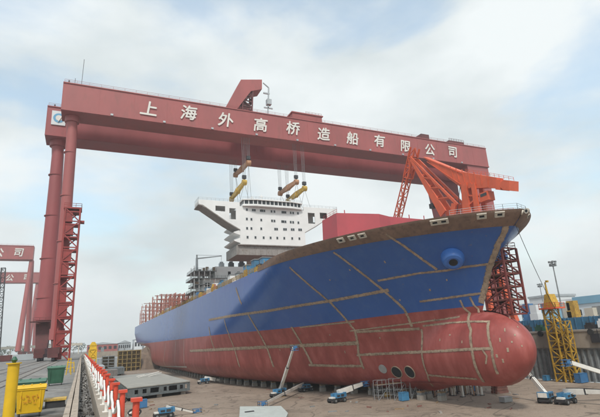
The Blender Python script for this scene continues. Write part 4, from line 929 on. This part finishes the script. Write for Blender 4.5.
# planks and scraps lying on it
for i, (u, v, L_, a) in enumerate(((wd_*.62, dp_*.62, 9, .5), (wd_*.75, dp_*.62, 6, .6), (wd_*.5, dp_*.72, 3, -.2))):
    c = FP(u, v, ztp); o = MB().beam(c+Vector((-math.cos(a)*L_/2, -math.sin(a)*L_/2, .12)), c+Vector((math.cos(a)*L_/2, math.sin(a)*L_/2, .12+L_*.14)), .5, .22).build('steel_beam', 'lift_white')
    tag(recenter(o), ['long white beam propped on the grey hull section', 'short white beam lying on the grey hull section', 'small pale offcut lying on the grey hull section'][i], 'beam', 'beams on the hull section')
p0 = at(239, 420, Z=FZ+1.0); p1 = at(285, 420, Z=FZ+1.0); p2 = at(288, 413, Z=FZ+1.0); p3 = at(281, 406, Z=FZ+1.0); p4 = at(240, 406.5, Z=FZ+1.0)
PL = thing('steel_plate_stack', (p4.x, p4.y, FZ), 'pale grey steel panel with clipped corner on dock floor at picture bottom', 'steel panel')
MB().prism([(p.x, p.y) for p in (p0, p1, p2, p3, p4)], 'z', FZ+.55, FZ+1.0).build('panel', 'plate_pale', PL)
for i in range(3):
    q = p4.lerp(p3, .15+.33*i); MB().box(q.x-.4, q.x+.4, q.y-6, q.y-1, FZ, FZ+.549).build('support', 'wood', PL)
q = at(250, 412, Z=FZ+1.0); MB().box(q.x-1.0, q.x+.8, q.y-.25, q.y+.3, FZ+1.004, FZ+1.15).build('dark_insert', 'steel_dark', PL)
# loose beams and small gear scattered on the floor
spots = sorted([(rnd(150, 520), rnd(388, 416)) for _ in range(54)], key=lambda q: q[0]); MN = {'wood': 'brown timber', 'steel_grey': 'grey steel', 'deck_primer': 'rusty red', 'concrete': 'pale'}
k = 0
for x_, y_ in spots:
    if 225 < x_ < 300 and y_ > 400: continue
    p = at(x_, y_, Z=FZ); L_ = rnd(.3, 1.9); a = rnd(0, 3.1); h = rnd(.08, .28); m = random.choice(['wood', 'steel_grey', 'deck_primer', 'concrete'])
    mb = MB(); mb.beam(p+Vector((-math.cos(a)*L_/2, -math.sin(a)*L_/2, h/2)), p+Vector((math.cos(a)*L_/2, math.sin(a)*L_/2, h/2)), rnd(.12, .45), h)
    o = mb.build('floor_offcut', m); tag(recenter(o), '%s offcut loose on dock floor, %s to the barrier posts' % (MN[m], nth(k)), 'offcut', 'offcuts scattered on the dock floor'); k += 1
# ------------------------------------------------------------------ far end of the dock and skyline
def tower_panel(p, w, d, h, lab, m='staging_dull'):
    t = thing('staging_wall', p, lab, 'staging', 'yellow staging in the far dock'); n = int(w/2.6)
    for i in range(n+1):
        mb = MB(); mb.beam((p.x+i*w/n, p.y, p.z), (p.x+i*w/n, p.y, p.z+h), .5); mb.build('upright', m, t)
    for k in range(5): MB().box(p.x-.2, p.x+w+.2, p.y, p.y+d, p.z+h*(k+1)/5-.5, p.z+h*(k+1)/5-.1).build('level', m, t)
    MB().box(p.x, p.x+w, p.y+d*.7, p.y+d, p.z, p.z+h*.98).build('back_sheet', 'staging_dull', t)
tower_panel(Vector((21.5, 335, FZ)), 14, 4, 12.8, 'yellow staging wall standing in far dock beside the ship stern')
tower_panel(Vector((12.5, 345, FZ)), 7.6, 4, 10.0, 'lower yellow staging wall in far dock next to grey sections', 'steel_grey')
MD = MB(); c = Vector((41, 352, FZ)); ring = 18; vs_ = [(c.x, c.y, FZ+15)]+[(c.x+math.cos(6.283*i/ring)*(13+rnd(-2, 2))*.5, c.y+math.sin(6.283*i/ring)*(15+rnd(-2, 2))*.5, FZ+9+rnd(-1, 1)) for i in range(ring)]+[(c.x+math.cos(6.283*i/ring)*(15+rnd(-2, 2)), c.y+math.sin(6.283*i/ring)*(18+rnd(-2, 2)), FZ) for i in range(ring)]
MD.add(vs_, [(0, 1+i, 1+(i+1) % ring) for i in range(ring)]+[(1+i, 1+ring+i, 1+ring+(i+1) % ring, 1+(i+1) % ring) for i in range(ring)])
tag(recenter(MD.build('tarped_pile', 'mound')), 'brown heap under sheeting below the ship stern', 'heap')
for i, (x, y, w, d, h, m, lab) in enumerate(((3.5, 300, 9, 30, 5.2, 'shed_grey', 'long grey hull section in the far dock beside the barrier'), (14, 285, 8, 16, 4.2, 'block_side', 'dark hull section behind the flat grey one'), (4, 365, 20, 20, 8.5, 'shed_grey', 'tall grey hull section at the far dock end'), (8, 262, 9, 9, 4.2, 'under_grey', 'small brown-grey hull section nearest behind the flat one'))):
    t = thing('hull_section', (x+w/2, y, FZ), lab, 'steel block', 'hull sections in the dock'); MB().box(x, x+w, y, y+d, FZ+.8, FZ+h).build('shell', m, t)
    for sx in (.15, .85): MB().box(x+w*sx-.5, x+w*sx+.5, y+1, y+d-1, FZ, FZ+.8).build('support', 'concrete', t)
    for k in range(int(w/1.6)): MB().box(x+.3+k*1.6, x+.55+k*1.6, y-.25, y-.003, FZ+.8, FZ+h-.2).build('stiffener', m, t)
# yellow access tower at the dock edge
p = Vector((2.0, 148, FZ))
AT = thing('access_tower', p, 'yellow access stair tower at dock edge beyond the barrier', 'stair tower')
mb = MB(); lattice(mb, (p.x+.8, p.y, FZ), (p.x+.8, p.y, 2.2), 1.9, 2.2, 7, .16, up=(0, 1, 0)); mb.build('frame', 'yellow', AT)
for k in range(7): MB().box(p.x-.15, p.x+1.75, p.y-1.1, p.y+1.1, FZ+2.05*(k+1)-.12, FZ+2.05*(k+1)).build('landing', 'yellow', AT); MB().beam((p.x+.1, p.y-.9, FZ+2.05*k), (p.x+1.5, p.y-.9, FZ+2.05*(k+1)-.1), .5, .12).build('stair_flight', 'yellow', AT)
MB().box(p.x-.1, p.x+1.7, p.y-1.0, p.y+1.0, -.4, 3.2).prism([(p.x-.2, 3.2), (p.x+1.8, 3.2), (p.x+1.2, 4.2), (p.x+.4, 4.2)], 'y', p.y-1.1, p.y+1.1).build('cabin', 'yellow', AT)
def shed(x, y, w, d, h, rise, mw, mr, lab, bays=6):
    t = thing('shed', (x+w/2, y, YZ), lab, 'shed'); MB().box(x, x+w, y, y+d, YZ, YZ+h).build('wall', mw, t)
    MB().prism([(x-.6, YZ+h), (x+w+.6, YZ+h), (x+w/2, YZ+h+rise)], 'y', y-.6, y+d+.6).build('roof', mr, t)
    for i in range(bays):
        a = x+w*(i+.2)/bays; b = x+w*(i+.8)/bays; MB().box(a, b, y-.12, y-.003, YZ+h*.35, YZ+h*.75).build('window', 'glass_dark', t)
    MB().box(x+w*.45, x+w*.55, y-.2, y-.1, YZ, YZ+h*.6).build('door', 'steel_grey', t)
shed(5, 590, 32, 25, 8.4, 2.4, 'shed_red', 'shed_grey', 'low red shed across the far dock end, beside yellow tower')
shed(39, 610, 14, 20, 9, 3, 'shed_grey', 'shed_grey', 'low grey shed beside the far red shed')
shed(56, 600, 20, 25, 12, 3, 'shed_white', 'shed_grey', 'pale shed peeping out by the ship stern')
shed(-75, 720, 55, 25, 6, 1.5, 'shed_white', 'shed_grey', 'long pale shed far behind the yard legs', 12)
shed(-150, 560, 70, 25, 7, 1.5, 'shed_grey', 'shed_grey', 'long grey shed at the far picture edge', 12)
# beige pipe bridge across the yard far away
PB = thing('pipe_bridge', (-50, 520, YZ), 'long beige pipe bridge crossing the far yard', 'pipe bridge')
MB().box(-140, 0, 519, 522, 7.4, 9.6).build('deck', 'beige', PB)
for i in range(15): MB().box(-138+i*9.6, -137.2+i*9.6, 520, 521, YZ, 7.4).build('column', 'beige', PB)
# yard clutter in the distance: containers, trucks, stacks
cols = ['container_blue', 'lift_red', 'shed_grey', 'yellow_rust', 'steel_grey', 'crane_dark', 'barrier_blue', 'orange']
names = {'container_blue': 'blue', 'lift_red': 'red', 'shed_grey': 'pale grey', 'yellow_rust': 'rusty yellow', 'steel_grey': 'steel grey', 'crane_dark': 'dark red', 'barrier_blue': 'dull blue', 'orange': 'orange'}
def container(x, y, L_, m, lab, rz=0, h=2.6, w=2.4, z=YZ):
    t = thing('yard_container', (x, y, z), lab, 'container', 'containers in the yard')
    MB().box(x-L_/2, x+L_/2, y-w/2, y+w/2, z+.12, z+h).build('shell', m, t)
    for i in range(int(L_/.6)): MB().box(x-L_/2+.2+i*.6, x-L_/2+.45+i*.6, y-w/2-.06, y-w/2-.002, z+.25, z+h-.15).build('corrugation', m, t)
    MB().box(x-L_/2-.04, x+L_/2+.04, y-w/2-.08, y+w/2+.04, z, z+.13).build('sill', 'steel_dark', t)
    t.rotation_euler.z = rz; return t
k = 0
pc = at(5, 361.5, Z=YZ); pd = at(14, 359.5, Z=YZ)
for (x, y, L_) in ((pc.x-1.2, pc.y, 6), (pd.x+.5, pd.y+14, 3), (pc.x-9, pc.y+6, 6), (-22, 232, 8), (-31, 236, 8), (-43, 240, 9), (-55, 238, 9), (-26, 300, 10), (-38, 310, 12), (-54, 318, 12), (-72, 330, 12), (-88, 300, 12), (-18, 330, 7), (-66, 400, 12), (-90, 410, 12), (-30, 410, 9), (-12, 372, 6), (-20, 455, 12)):
    m = cols[(k*3+1) % 8] if k else 'container_blue'
    container(x, y, L_, m, '%s yard container, %s in the row behind the cranes' % (names[m], nth(k)) if k > 2 else ['blue container at the picture edge above the yellow post', 'short %s container beside the blue one' % names[m], '%s container beyond the picture edge' % names[m]][k], rnd(-.3, .3)); k += 1
for i, (xp, yp, w) in enumerate(((21, 358.5, 2.6), (26, 358, 2.2), (29.5, 357.5, 2.0))):
    p = at(xp, yp, Z=YZ); t = thing('yard_barrier', (p.x, p.y, YZ), ['dull yellow tube barrier nearest the picture edge by the cranes', 'dull yellow tube barrier in the middle of three by the cranes', 'dull yellow tube barrier nearest the thick crane leg'][i], 'barrier', 'yellow tube barriers in the yard')
    for q in range(4): MB().beam((p.x-w/2+q*w/3, p.y, YZ), (p.x-w/2+q*w/3, p.y, YZ+1.5), .09).build('upright', 'tower_yellow', t)
    for z in (.5, 1.0, 1.5): MB().beam((p.x-w/2, p.y, YZ+z), (p.x+w/2, p.y, YZ+z), .09).build('bar', 'tower_yellow', t)
# distant tree line
def tree(x, y, h, lab):
    t = thing('tree', (x, y, YZ), lab, 'tree', 'trees along the far skyline'); mb = MB(); mb.tube([(x, y, YZ), (x+.2, y, YZ+h*.5)], [.35, .2], 7); mb.build('trunk', 'wood', t); mb = MB()
    for i in range(260):
        a = rnd(0, 6.283); u = rnd(-1, 1); r = rnd(.3, 1)**.5; q = math.sqrt(1-u*u)*r; c = Vector((x+math.cos(a)*q*h*.45, y+math.sin(a)*q*h*.45, YZ+h*.62+u*r*h*.38)); s = rnd(.3, .7)
        d1 = Vector((rnd(-1, 1), rnd(-1, 1), rnd(-1, 1))).normalized()*s; d2 = Vector((rnd(-1, 1), rnd(-1, 1), rnd(-1, 1))).normalized()*s; mb.add([c-d1, c+d2, c+d1, c-d2], [(0, 1, 2, 3)])
    mb.build('crown', 'foliage', t, False)
for i in range(26):
    x = -235+i*9.4+rnd(-2, 2); tree(x, 640+rnd(-15, 15), rnd(9, 14), nth(25-i)+' dark tree to the dock in the far skyline row')

a = at(-2, 352, Y=300); b_ = at(4.5, 268, Y=300)
t = thing('lattice_mast', (a.x, 300, YZ), 'dark slim lattice mast at the picture edge before the far girders', 'mast')
mb = MB(); lattice(mb, (a.x, 300, YZ+.6), (b_.x-.5, 300, b_.z), 2.0, 2.0, 18, .2, up=(0, 1, 0)); mb.build('mast_frame', 'steel_dark', t); MB().box(a.x-2, a.x+2, 298, 302, YZ, YZ+.7).build('base', 'concrete', t); mb = MB(); mb.beam((b_.x-.5, 300, b_.z), (b_.x-14, 300, b_.z-26), .25); mb.build('stay', 'steel_dark', t)
# ------------------------------------------------------------------ far quay at the right
p = at(557, 384, Z=FZ)
YT = thing('hoist_tower', (110.4, 84.6, FZ), 'tall yellow lattice hoist tower against the far dock wall', 'hoist tower')
mb = MB(); lattice(mb, (110.4, 84.6, FZ), (110.4, 84.6, 5.6), 2.4, 2.6, 9, .2, up=(0, 1, 0)); mb.build('mast_frame', 'tower_yellow', YT)
mb = MB(); mb.prism([(82.4, 6.0), (85.6, 6.0), (84.6, 9.4), (83.4, 9.4)], 'x', 109.2, 111.6); mb.build('head_cabin', 'tower_yellow', YT)
mb = MB(); mb.tube([(110.4, 84.6, 9.3), (110.4, 84.6, 12.6)], [.35, .16], 8); mb.box(110.1, 110.7, 83.7, 84.3, 12.5, 13.0); mb.build('mast', 'tower_yellow', YT)
mb = MB().box(108.6, 112.2, 81.6, 86.6, 5.6, 6.0); rail_line(mb, [(108.7, 86.5, 6), (108.7, 81.7, 6), (112.1, 81.7, 6)], 1.1, 1.2, .1, 2); mb.build('platform', 'orange', YT)
for k in range(6): MB().box(109.3, 111.5, 82.5, 85.5, FZ+2.9*(k+1), FZ+2.9*(k+1)+.12).build('landing', 'tower_yellow', YT); MB().beam((110.0, 82.6, FZ+2.9*k+.1), (110.6, 85.4, FZ+2.9*(k+1)), .6, .1).build('ladder', 'tower_yellow', YT)
S2 = thing('stair_tower', (110.2, 81.1, FZ), 'slim yellow stair tower beside the lattice hoist tower', 'stair tower')
mb = MB(); lattice(mb, (110.2, 81.1, FZ), (110.2, 81.1, 2.4), 1.8, 1.6, 8, .15, up=(0, 1, 0)); mb.build('frame', 'tower_yellow', S2)
for k in range(6): MB().beam((110.2, 80.5, FZ+2.3*k+.1), (110.2, 81.7, FZ+2.3*(k+1)), .7, .12).build('stair_flight', 'tower_yellow', S2)
def lightmast(x, y, h, lab):
    t = thing('light_mast', (x, y, YZ), lab, 'light mast', 'floodlight masts'); mb = MB(); mb.tube([(x, y, YZ), (x, y, h)], [.32, .18], 10); mb.build('pole', 'steel_grey', t); MB().box(x-1.0, x+1.0, y-.8, y+.8, h-.1, h+.15).build('head_frame', 'steel_grey', t)
    for i in range(8):
        a = i*math.pi/4; MB().box(x+math.cos(a)*.95-.3, x+math.cos(a)*.95+.3, y+math.sin(a)*.95-.3, y+math.sin(a)*.95+.3, h+.2+(i % 2)*.9, h+.85+(i % 2)*.9).build('floodlight', 'steel_grey', t)
    mb = MB(); mb.beam((x, y, h), (x, y, h+1.9), .2); mb.build('finial', 'steel_grey', t)
q = at(553, 266, X=150); lightmast(150, q.y, q.z, 'tall floodlight mast behind the yellow hoist tower')
q = at(540, 287, X=230); lightmast(230, q.y, q.z, 'farther, smaller floodlight mast between bow and hoist tower')
# blue barrier and plant along the quay edge
for i in range(9):
    y = 50+i*7.2; t = thing('quay_barrier', (117.5, y, YZ), nth(i)+' blue steel barrier panel along the far quay edge', 'barrier', 'blue barriers on the far quay')
    MB().box(117.3, 117.7, y+.05, y+7.0, YZ+.3, 3.2).build('panel', 'barrier_blue', t)
    for k in range(4): MB().box(117.1, 117.29, y+.3+k*2, y+.5+k*2, YZ, 3.3).build('post', 'barrier_blue', t)
spots = [(114.6, 70.5, 'steel_dark', 2.4), (114.8, 74.2, 'white_paint', 2.6), (114.5, 77.5, 'steel_dark', 1.8), (114.6, 88, 'steel_grey', 1.6), (114.6, 92, 'bin_green', 1.9), (114.5, 96.5, 'steel_dark', 2.0), (114.6, 67.5, 'orange', 2.2), (114.6, 64.2, 'steel_dark', 2.4), (114.5, 100, 'barrier_blue', 2.2)]
pn = ['dark', 'white', 'black', 'grey', 'green', 'charcoal', 'orange', 'sooty', 'dull blue']
for i, (x, y, m, h) in enumerate(spots):
    t = thing('quay_machine', (x, y, YZ), pn[i]+' machine cabinet on wheels standing at far quay edge', 'machine', 'plant on the far quay')
    MB().box(x-.8, x+.8, y-1.2, y+1.2, YZ+.5, YZ+h).box(x-.6, x+.6, y-.6, y+.9, YZ+h, YZ+h+.5).build('body', m, t)
    for s in (-.8, .8):
        w = MB(); w.tube([(x-.98, y+s, YZ+.5), (x-.82, y+s, YZ+.5)], .5, 14); w.build('wheel', 'tyre', t)
    mb = MB(); mb.beam((x, y-1, YZ+h), (x, y-1.4, YZ+h+1.2), .1); mb.beam((x, y+1, YZ+h), (x, y+1, YZ+h+.9), .1); mb.build('pipe', 'steel_dark', t)
for i, y in enumerate((66, 69.5, 76, 90)):
    w = MB(); w.tube([(111.5, y, -.5), (111.85, y, -.5)], .75, 16); f = tag(recenter(w.build('tyre_fender', 'tyre')), ['black tyre fender nearest the picture edge on quay wall', 'black tyre fender second from picture edge on quay wall', 'black tyre fender beside the slim stair tower', 'black tyre fender between bulb and hoist tower'][i], 'fender', 'tyre fenders on the quay wall')
t = thing('fender_panel', (111.8, 75, -3), 'dark square fender panel hung below quay edge right of the hoist tower', 'fender'); MB().box(111.55, 111.97, 74, 76.2, -3.0, -.9).build('pad', 'steel_dark', t); MB().beam((111.8, 74.4, -.9), (111.8, 74.4, .1), .1).build('chain', 'steel_dark', t); MB().beam((111.8, 75.8, -.9), (111.8, 75.8, .1), .1).build('chain', 'steel_dark', t)
def shed2(pa, pb, X, depth, ytop, mw, mr, lab, n=4):
    a = at(*pa, X=X); b = at(*pb, X=X); y_a, y_b = sorted((a.y, b.y)); h = max(a.z, b.z); t = thing('quay_building', (X, (y_a+y_b)/2, YZ), lab, 'building'); MB().box(X, X+depth, y_a, y_b, YZ, h).build('wall', mw, t)
    MB().box(X-.5, X+depth+.5, y_a-.5, y_b+.5, h, h+ytop).build('roof', mr, t)
    for i in range(n):
        c = y_a+(y_b-y_a)*(i+.5)/n; w = (y_b-y_a)/n*.3; o = MB().box(X-.12, X-.003, c-w, c+w, YZ+(h-YZ)*.5, YZ+(h-YZ)*.8).build('window', 'shed_white', t); sub(o, MB().box(X-.16, X-.121, c-w*.8, c+w*.8, YZ+(h-YZ)*.53, YZ+(h-YZ)*.77).build('pane', 'glass_dark', t))
shed2((529, 299), (552, 299), 240, 20, 1.2, 'shed_white', 'shed_grey', 'white quay building behind the yellow hoist tower', 6)
shed2((553, 303), (574, 302), 210, 18, 1.0, 'beige', 'shed_white', 'cream quay building between floodlight mast and blue-roofed one', 5)
shed2((575, 304.5), (640, 303), 190, 30, 3.0, 'shed_white', 'roof_blue', 'blue-roofed quay building at the picture edge', 8)
shed2((520, 306), (545, 306), 170, 12, .8, 'roof_blue', 'shed_white', 'low blue building between the bow and hoist tower', 6)
for i, (xp, yt, X, m) in enumerate(((527, 304, 160, 'container_blue'), (534, 305, 158, 'shed_white'), (571, 301, 165, 'yellow_rust'), (567, 303, 165, 'beige'), (598, 306, 150, 'steel_grey'), (590, 308, 148, 'beige'))):
    p = at(xp, yt, X=X); h = p.z-YZ; t = thing('quay_stack', (X, p.y, YZ), ['blue tarpaulined stack behind the bulb', 'white stack of sections behind the bulb', 'tall yellow stack right of the floodlight mast', 'beige stack just left of the yellow one', 'grey stack at the picture edge behind blue barrier', 'beige stack behind the blue barrier'][i], 'stack', 'stacked sections on the far quay')
    for k in range(3): MB().box(X-1.5+.2*k, X+1.5, p.y-2+.25*k, p.y+2-.3*k, YZ+h*k/3+.02, YZ+h*(k+1)/3).build('section', m, t)

# ------------------------------------------------------------------ the near yard
def add_rope(a, b, t, sag=.42):
    a = Vector(a); b = Vector(b); mb = MB(); n = 10; mb.tube([a.lerp(b, i/n)+Vector((rnd(-.01, .01), 0, -sag*4*(i/n)*(1-i/n))) for i in range(n+1)], .028, 7); return mb.build('rope_span', 'rope_white', t)
YP = [8.5+2.25*i for i in range(61)]
rope = thing('barrier_rope', (.83, 6, 0), 'white rope sagging from post to post along the dock edge', 'rope')
RCUR = CUR.copy(); tops = []
for i, y in enumerate(YP):
    y += rnd(-.12, .12); lx, ly = rnd(-.03, .03), rnd(-.03, .03); x = .83+rnd(-.02, .02); h = 1.1+rnd(-.03, .03)
    t = thing('barrier_post', (x, y, 0), nth(i)+' red and white barrier post along the dock edge', 'barrier post', 'red and white posts along the dock edge')
    mb = MB(); mb.tube([(x, y, 0), (x+lx*.3, y+ly*.3, .3)], .052, 12); mb.build('lower_tube', 'post_white', t)
    mb = MB(); mb.tube([(x+lx*.3, y+ly*.3, .3), (x+lx, y+ly, h)], .055, 12); up = mb.build('upper_tube', 'post_red', t)
    mb = MB(); mb.box(x+lx-.085, x+lx+.085, y+ly-.085, y+ly+.085, h, h+.055); sub(up, mb.build('cap', 'post_red', t))
    mb = MB(); mb.box(x-.12, x+.12, y-.12, y+.12, 0, .02); mb.build('foot_plate', 'post_white', t)
    mb = MB(); mb.tube([(x+lx-.02+.10*math.cos(k*math.pi/4), y+ly, h-.16+.05*math.sin(k*math.pi/4)) for k in range(9)], .014, 6); sub(up, mb.build('eyelet', 'steel_dark', t))
    tops.append((x+lx-.09, y+ly, h-.15))
CUR = RCUR
for a, b in zip(tops[:-1], tops[1:]): add_rope(a, b, rope, rnd(.3, .5))
tops2 = [(a[0]+.03, a[1], a[2]-.5) for a in tops]
for a, b in zip(tops2[6:40], tops2[7:41]): add_rope(a, b, rope, rnd(.15, .3))
# yellow bin with red lettering
def wheel_bin(x, y, w, d, h, mb_, ml, lab, letters=None, rz=0, name='waste_bin'):
    t = thing(name, (x, y, YZ), lab, 'bin', 'bins in the yard')
    t0 = MB(); z0 = YZ+.16
    t0.add([(x-w*.43, y-d*.40, z0), (x+w*.43, y-d*.40, z0), (x+w*.43, y+d*.40, z0), (x-w*.43, y+d*.40, z0), (x-w/2, y-d/2, YZ+h*.9), (x+w/2, y-d/2, YZ+h*.9), (x+w/2, y+d/2, YZ+h*.9), (x-w/2, y+d/2, YZ+h*.9)], [(3, 2, 1, 0), (4, 5, 6, 7), (0, 1, 5, 4), (1, 2, 6, 5), (2, 3, 7, 6), (3, 0, 4, 7)]); bo = t0.build('body', mb_, t)
    bo.modifiers.new('b', 'BEVEL').width = .03
    MB().box(x-w*.53, x+w*.53, y-d*.53, y+d*.53, YZ+h*.88, YZ+h*.915).build('rim', mb_, t)
    lid = MB().prism([(y-d*.55, YZ+h*.92), (y-d*.55, YZ+h*.955), (y-d*.2, YZ+h*1.02), (y+d*.25, YZ+h*1.03), (y+d*.55, YZ+h*.97), (y+d*.55, YZ+h*.92)], 'x', x-w*.54, x+w*.54).build('lid', ml, t); lid.modifiers.new('b', 'BEVEL').width = .02
    for k in (-.3, 0, .3): sub(lid, MB().box(x+w*k-.03, x+w*k+.03, y-d*.2, y+d*.25, YZ+h*1.025, YZ+h*1.045).build('lid_rib', ml, t))
    for sx in (-1, 1):
        for sy in (-1, 1):
            q = MB(); q.tube([(x+sx*w*.36-.03, y+sy*d*.33, YZ+.09), (x+sx*w*.36+.03, y+sy*d*.33, YZ+.09)], .09, 12); q.build('wheel', 'tyre', t)
        q = MB(); q.tube([(x+sx*w*.5, y-.08, YZ+h*.8), (x+sx*w*.57, y-.08, YZ+h*.8), (x+sx*w*.57, y+.08, YZ+h*.8), (x+sx*w*.5, y+.08, YZ+h*.8)], .02, 6); q.build('handle', 'steel_dark', t)
    for sx in (-.33, .33): MB().box(x+w*sx-.025, x+w*sx+.025, y-d*.5-.01, y-d*.44, YZ+h*.3, YZ+h*.86).build('rib', mb_, t)
    if letters:
        for i, ch in enumerate(letters):
            text_part(ch, .17, 'letter_red', t, (x-.25+.165*i, y-d*.462, YZ+h*.58), (1, 0, 0), (0, -.06, 1), depth=.02, bold=.03)
    t.rotation_euler.z = rz; return t
wheel_bin(-1.86, 24.0, 1.06, .85, 1.24, 'yellow_bright', 'yellow_bright', 'bright yellow bin with faint red lettering, nearest in the yard', None, .05)
wheel_bin(-2.15, 26.6, 1.30, 1.0, 1.36, 'bin_green', 'lid_green', 'green lidded bin standing right behind the yellow one', None, .0)
wheel_bin(-1.80, 44.5, 1.25, 1.1, 1.45, 'bin_green', 'lid_green', 'dark green bin standing alone before the lift tower', None, .03)
# faint red lettering patches on the yellow bin
b0 = [o for o in COL.objects if o.name == 'waste_bin'][0]; CUR = b0.location.copy()
for row, (z, n) in enumerate(((.80, 4), (.62, 3))):                # worn red stencil marks, no longer readable
    for i in range(n):
        x = -1.86-.30+.19*i+.08*row; mb = MB()
        for q in range(5):
            a = Vector((x+rnd(-.06, .06), 24-.85*.465-.012-z*.03, YZ+z+rnd(-.06, .06))); b = a+Vector((rnd(.02, .09), 0, rnd(-.02, .02))) if q % 2 else a+Vector((rnd(-.015, .015), 0, rnd(.03, .08)))
            mb.beam(a, b, .016, .016)
        mb.build('stencil_mark', 'letter_red', b0)
# yellow post with a lamp head
P0 = at(14, 364, Y=20.5); t = thing('yellow_post', (P0.x, 20.5, YZ), 'thick yellow steel post with small fitting on top, beside bins', 'post')
mb = MB(); mb.tube([(P0.x, 20.5, YZ), (P0.x, 20.5, P0.z)], .19, 20); mb.build('tube', 'yellow_bright', t); mb = MB(); mb.tube([(P0.x, 20.5, P0.z), (P0.x, 20.5, P0.z+.04)], .25, 20); mb.build('cap', 'yellow_bright', t)
mb = MB(); mb.tube([(P0.x, 20.5, P0.z+.04), (P0.x, 20.5, P0.z+.14), (P0.x, 20.5, P0.z+.26)], [.05, .11, .04], 12); mb.build('beacon', 'bin_green', t); mb = MB(); mb.tube([(P0.x, 20.5, YZ), (P0.x, 20.5, YZ+.03)], .3, 20); mb.build('base_flange', 'steel_dark', t)
# low box with a yellow lid
p = at(55, 407, Z=YZ); t = thing('valve_box', (p.x, p.y, YZ), 'low dark box with flat yellow lid between bins and kerb', 'box')
MB().box(p.x-.42, p.x+.42, p.y-.45, p.y+.45, YZ, YZ+.32).build('body', 'steel_dark', t); l_ = MB().box(p.x-.48, p.x+.48, p.y-.52, p.y+.52, YZ+.32, YZ+.4).build('lid', 'beam_yellow', t)
# yellow hose frames by the kerb near the lift tower
for i, (x, y, h) in enumerate(((-1.25, 62, 1.5), (-1.0, 68, 1.3), (-1.5, 76, 1.7))):
    t = thing('yellow_stand', (x, y, YZ), ['nearest small yellow steel stand by the kerb', 'middle small yellow steel stand by the kerb', 'farthest small yellow steel stand by the kerb'][i], 'stand', 'yellow stands by the kerb')
    for dx in (-.25, .25): mb = MB(); mb.tube([(x+dx, y, YZ), (x+dx*.6, y, YZ+h)], .05, 8); mb.build('upright', 'yellow_bright', t)
    MB().beam((x-.2, y, YZ+h*.9), (x+.2, y, YZ+h*.9), .09).build('crossbar', 'yellow_bright', t); MB().beam((x-.25, y, YZ+h*.45), (x+.25, y, YZ+h*.45), .07).build('crossbar', 'yellow_bright', t)

# ------------------------------------------------------------------ haze
hm = bpy.data.materials.new('haze'); hm.use_nodes = True; t_ = hm.node_tree; t_.nodes.clear()
o_ = t_.nodes.new('ShaderNodeOutputMaterial'); v_ = t_.nodes.new('ShaderNodeVolumePrincipled'); t_.links.new(v_.outputs[0], o_.inputs['Volume'])
v_.inputs['Color'].default_value = (.98, .99, 1.0, 1); v_.inputs['Density'].default_value = .00032; v_.inputs['Anisotropy'].default_value = .2
hz = MB().box(-1700, 1700, -800, 1800, FZ-1.0, 118).build('haze', hm); hz['kind'] = 'stuff'
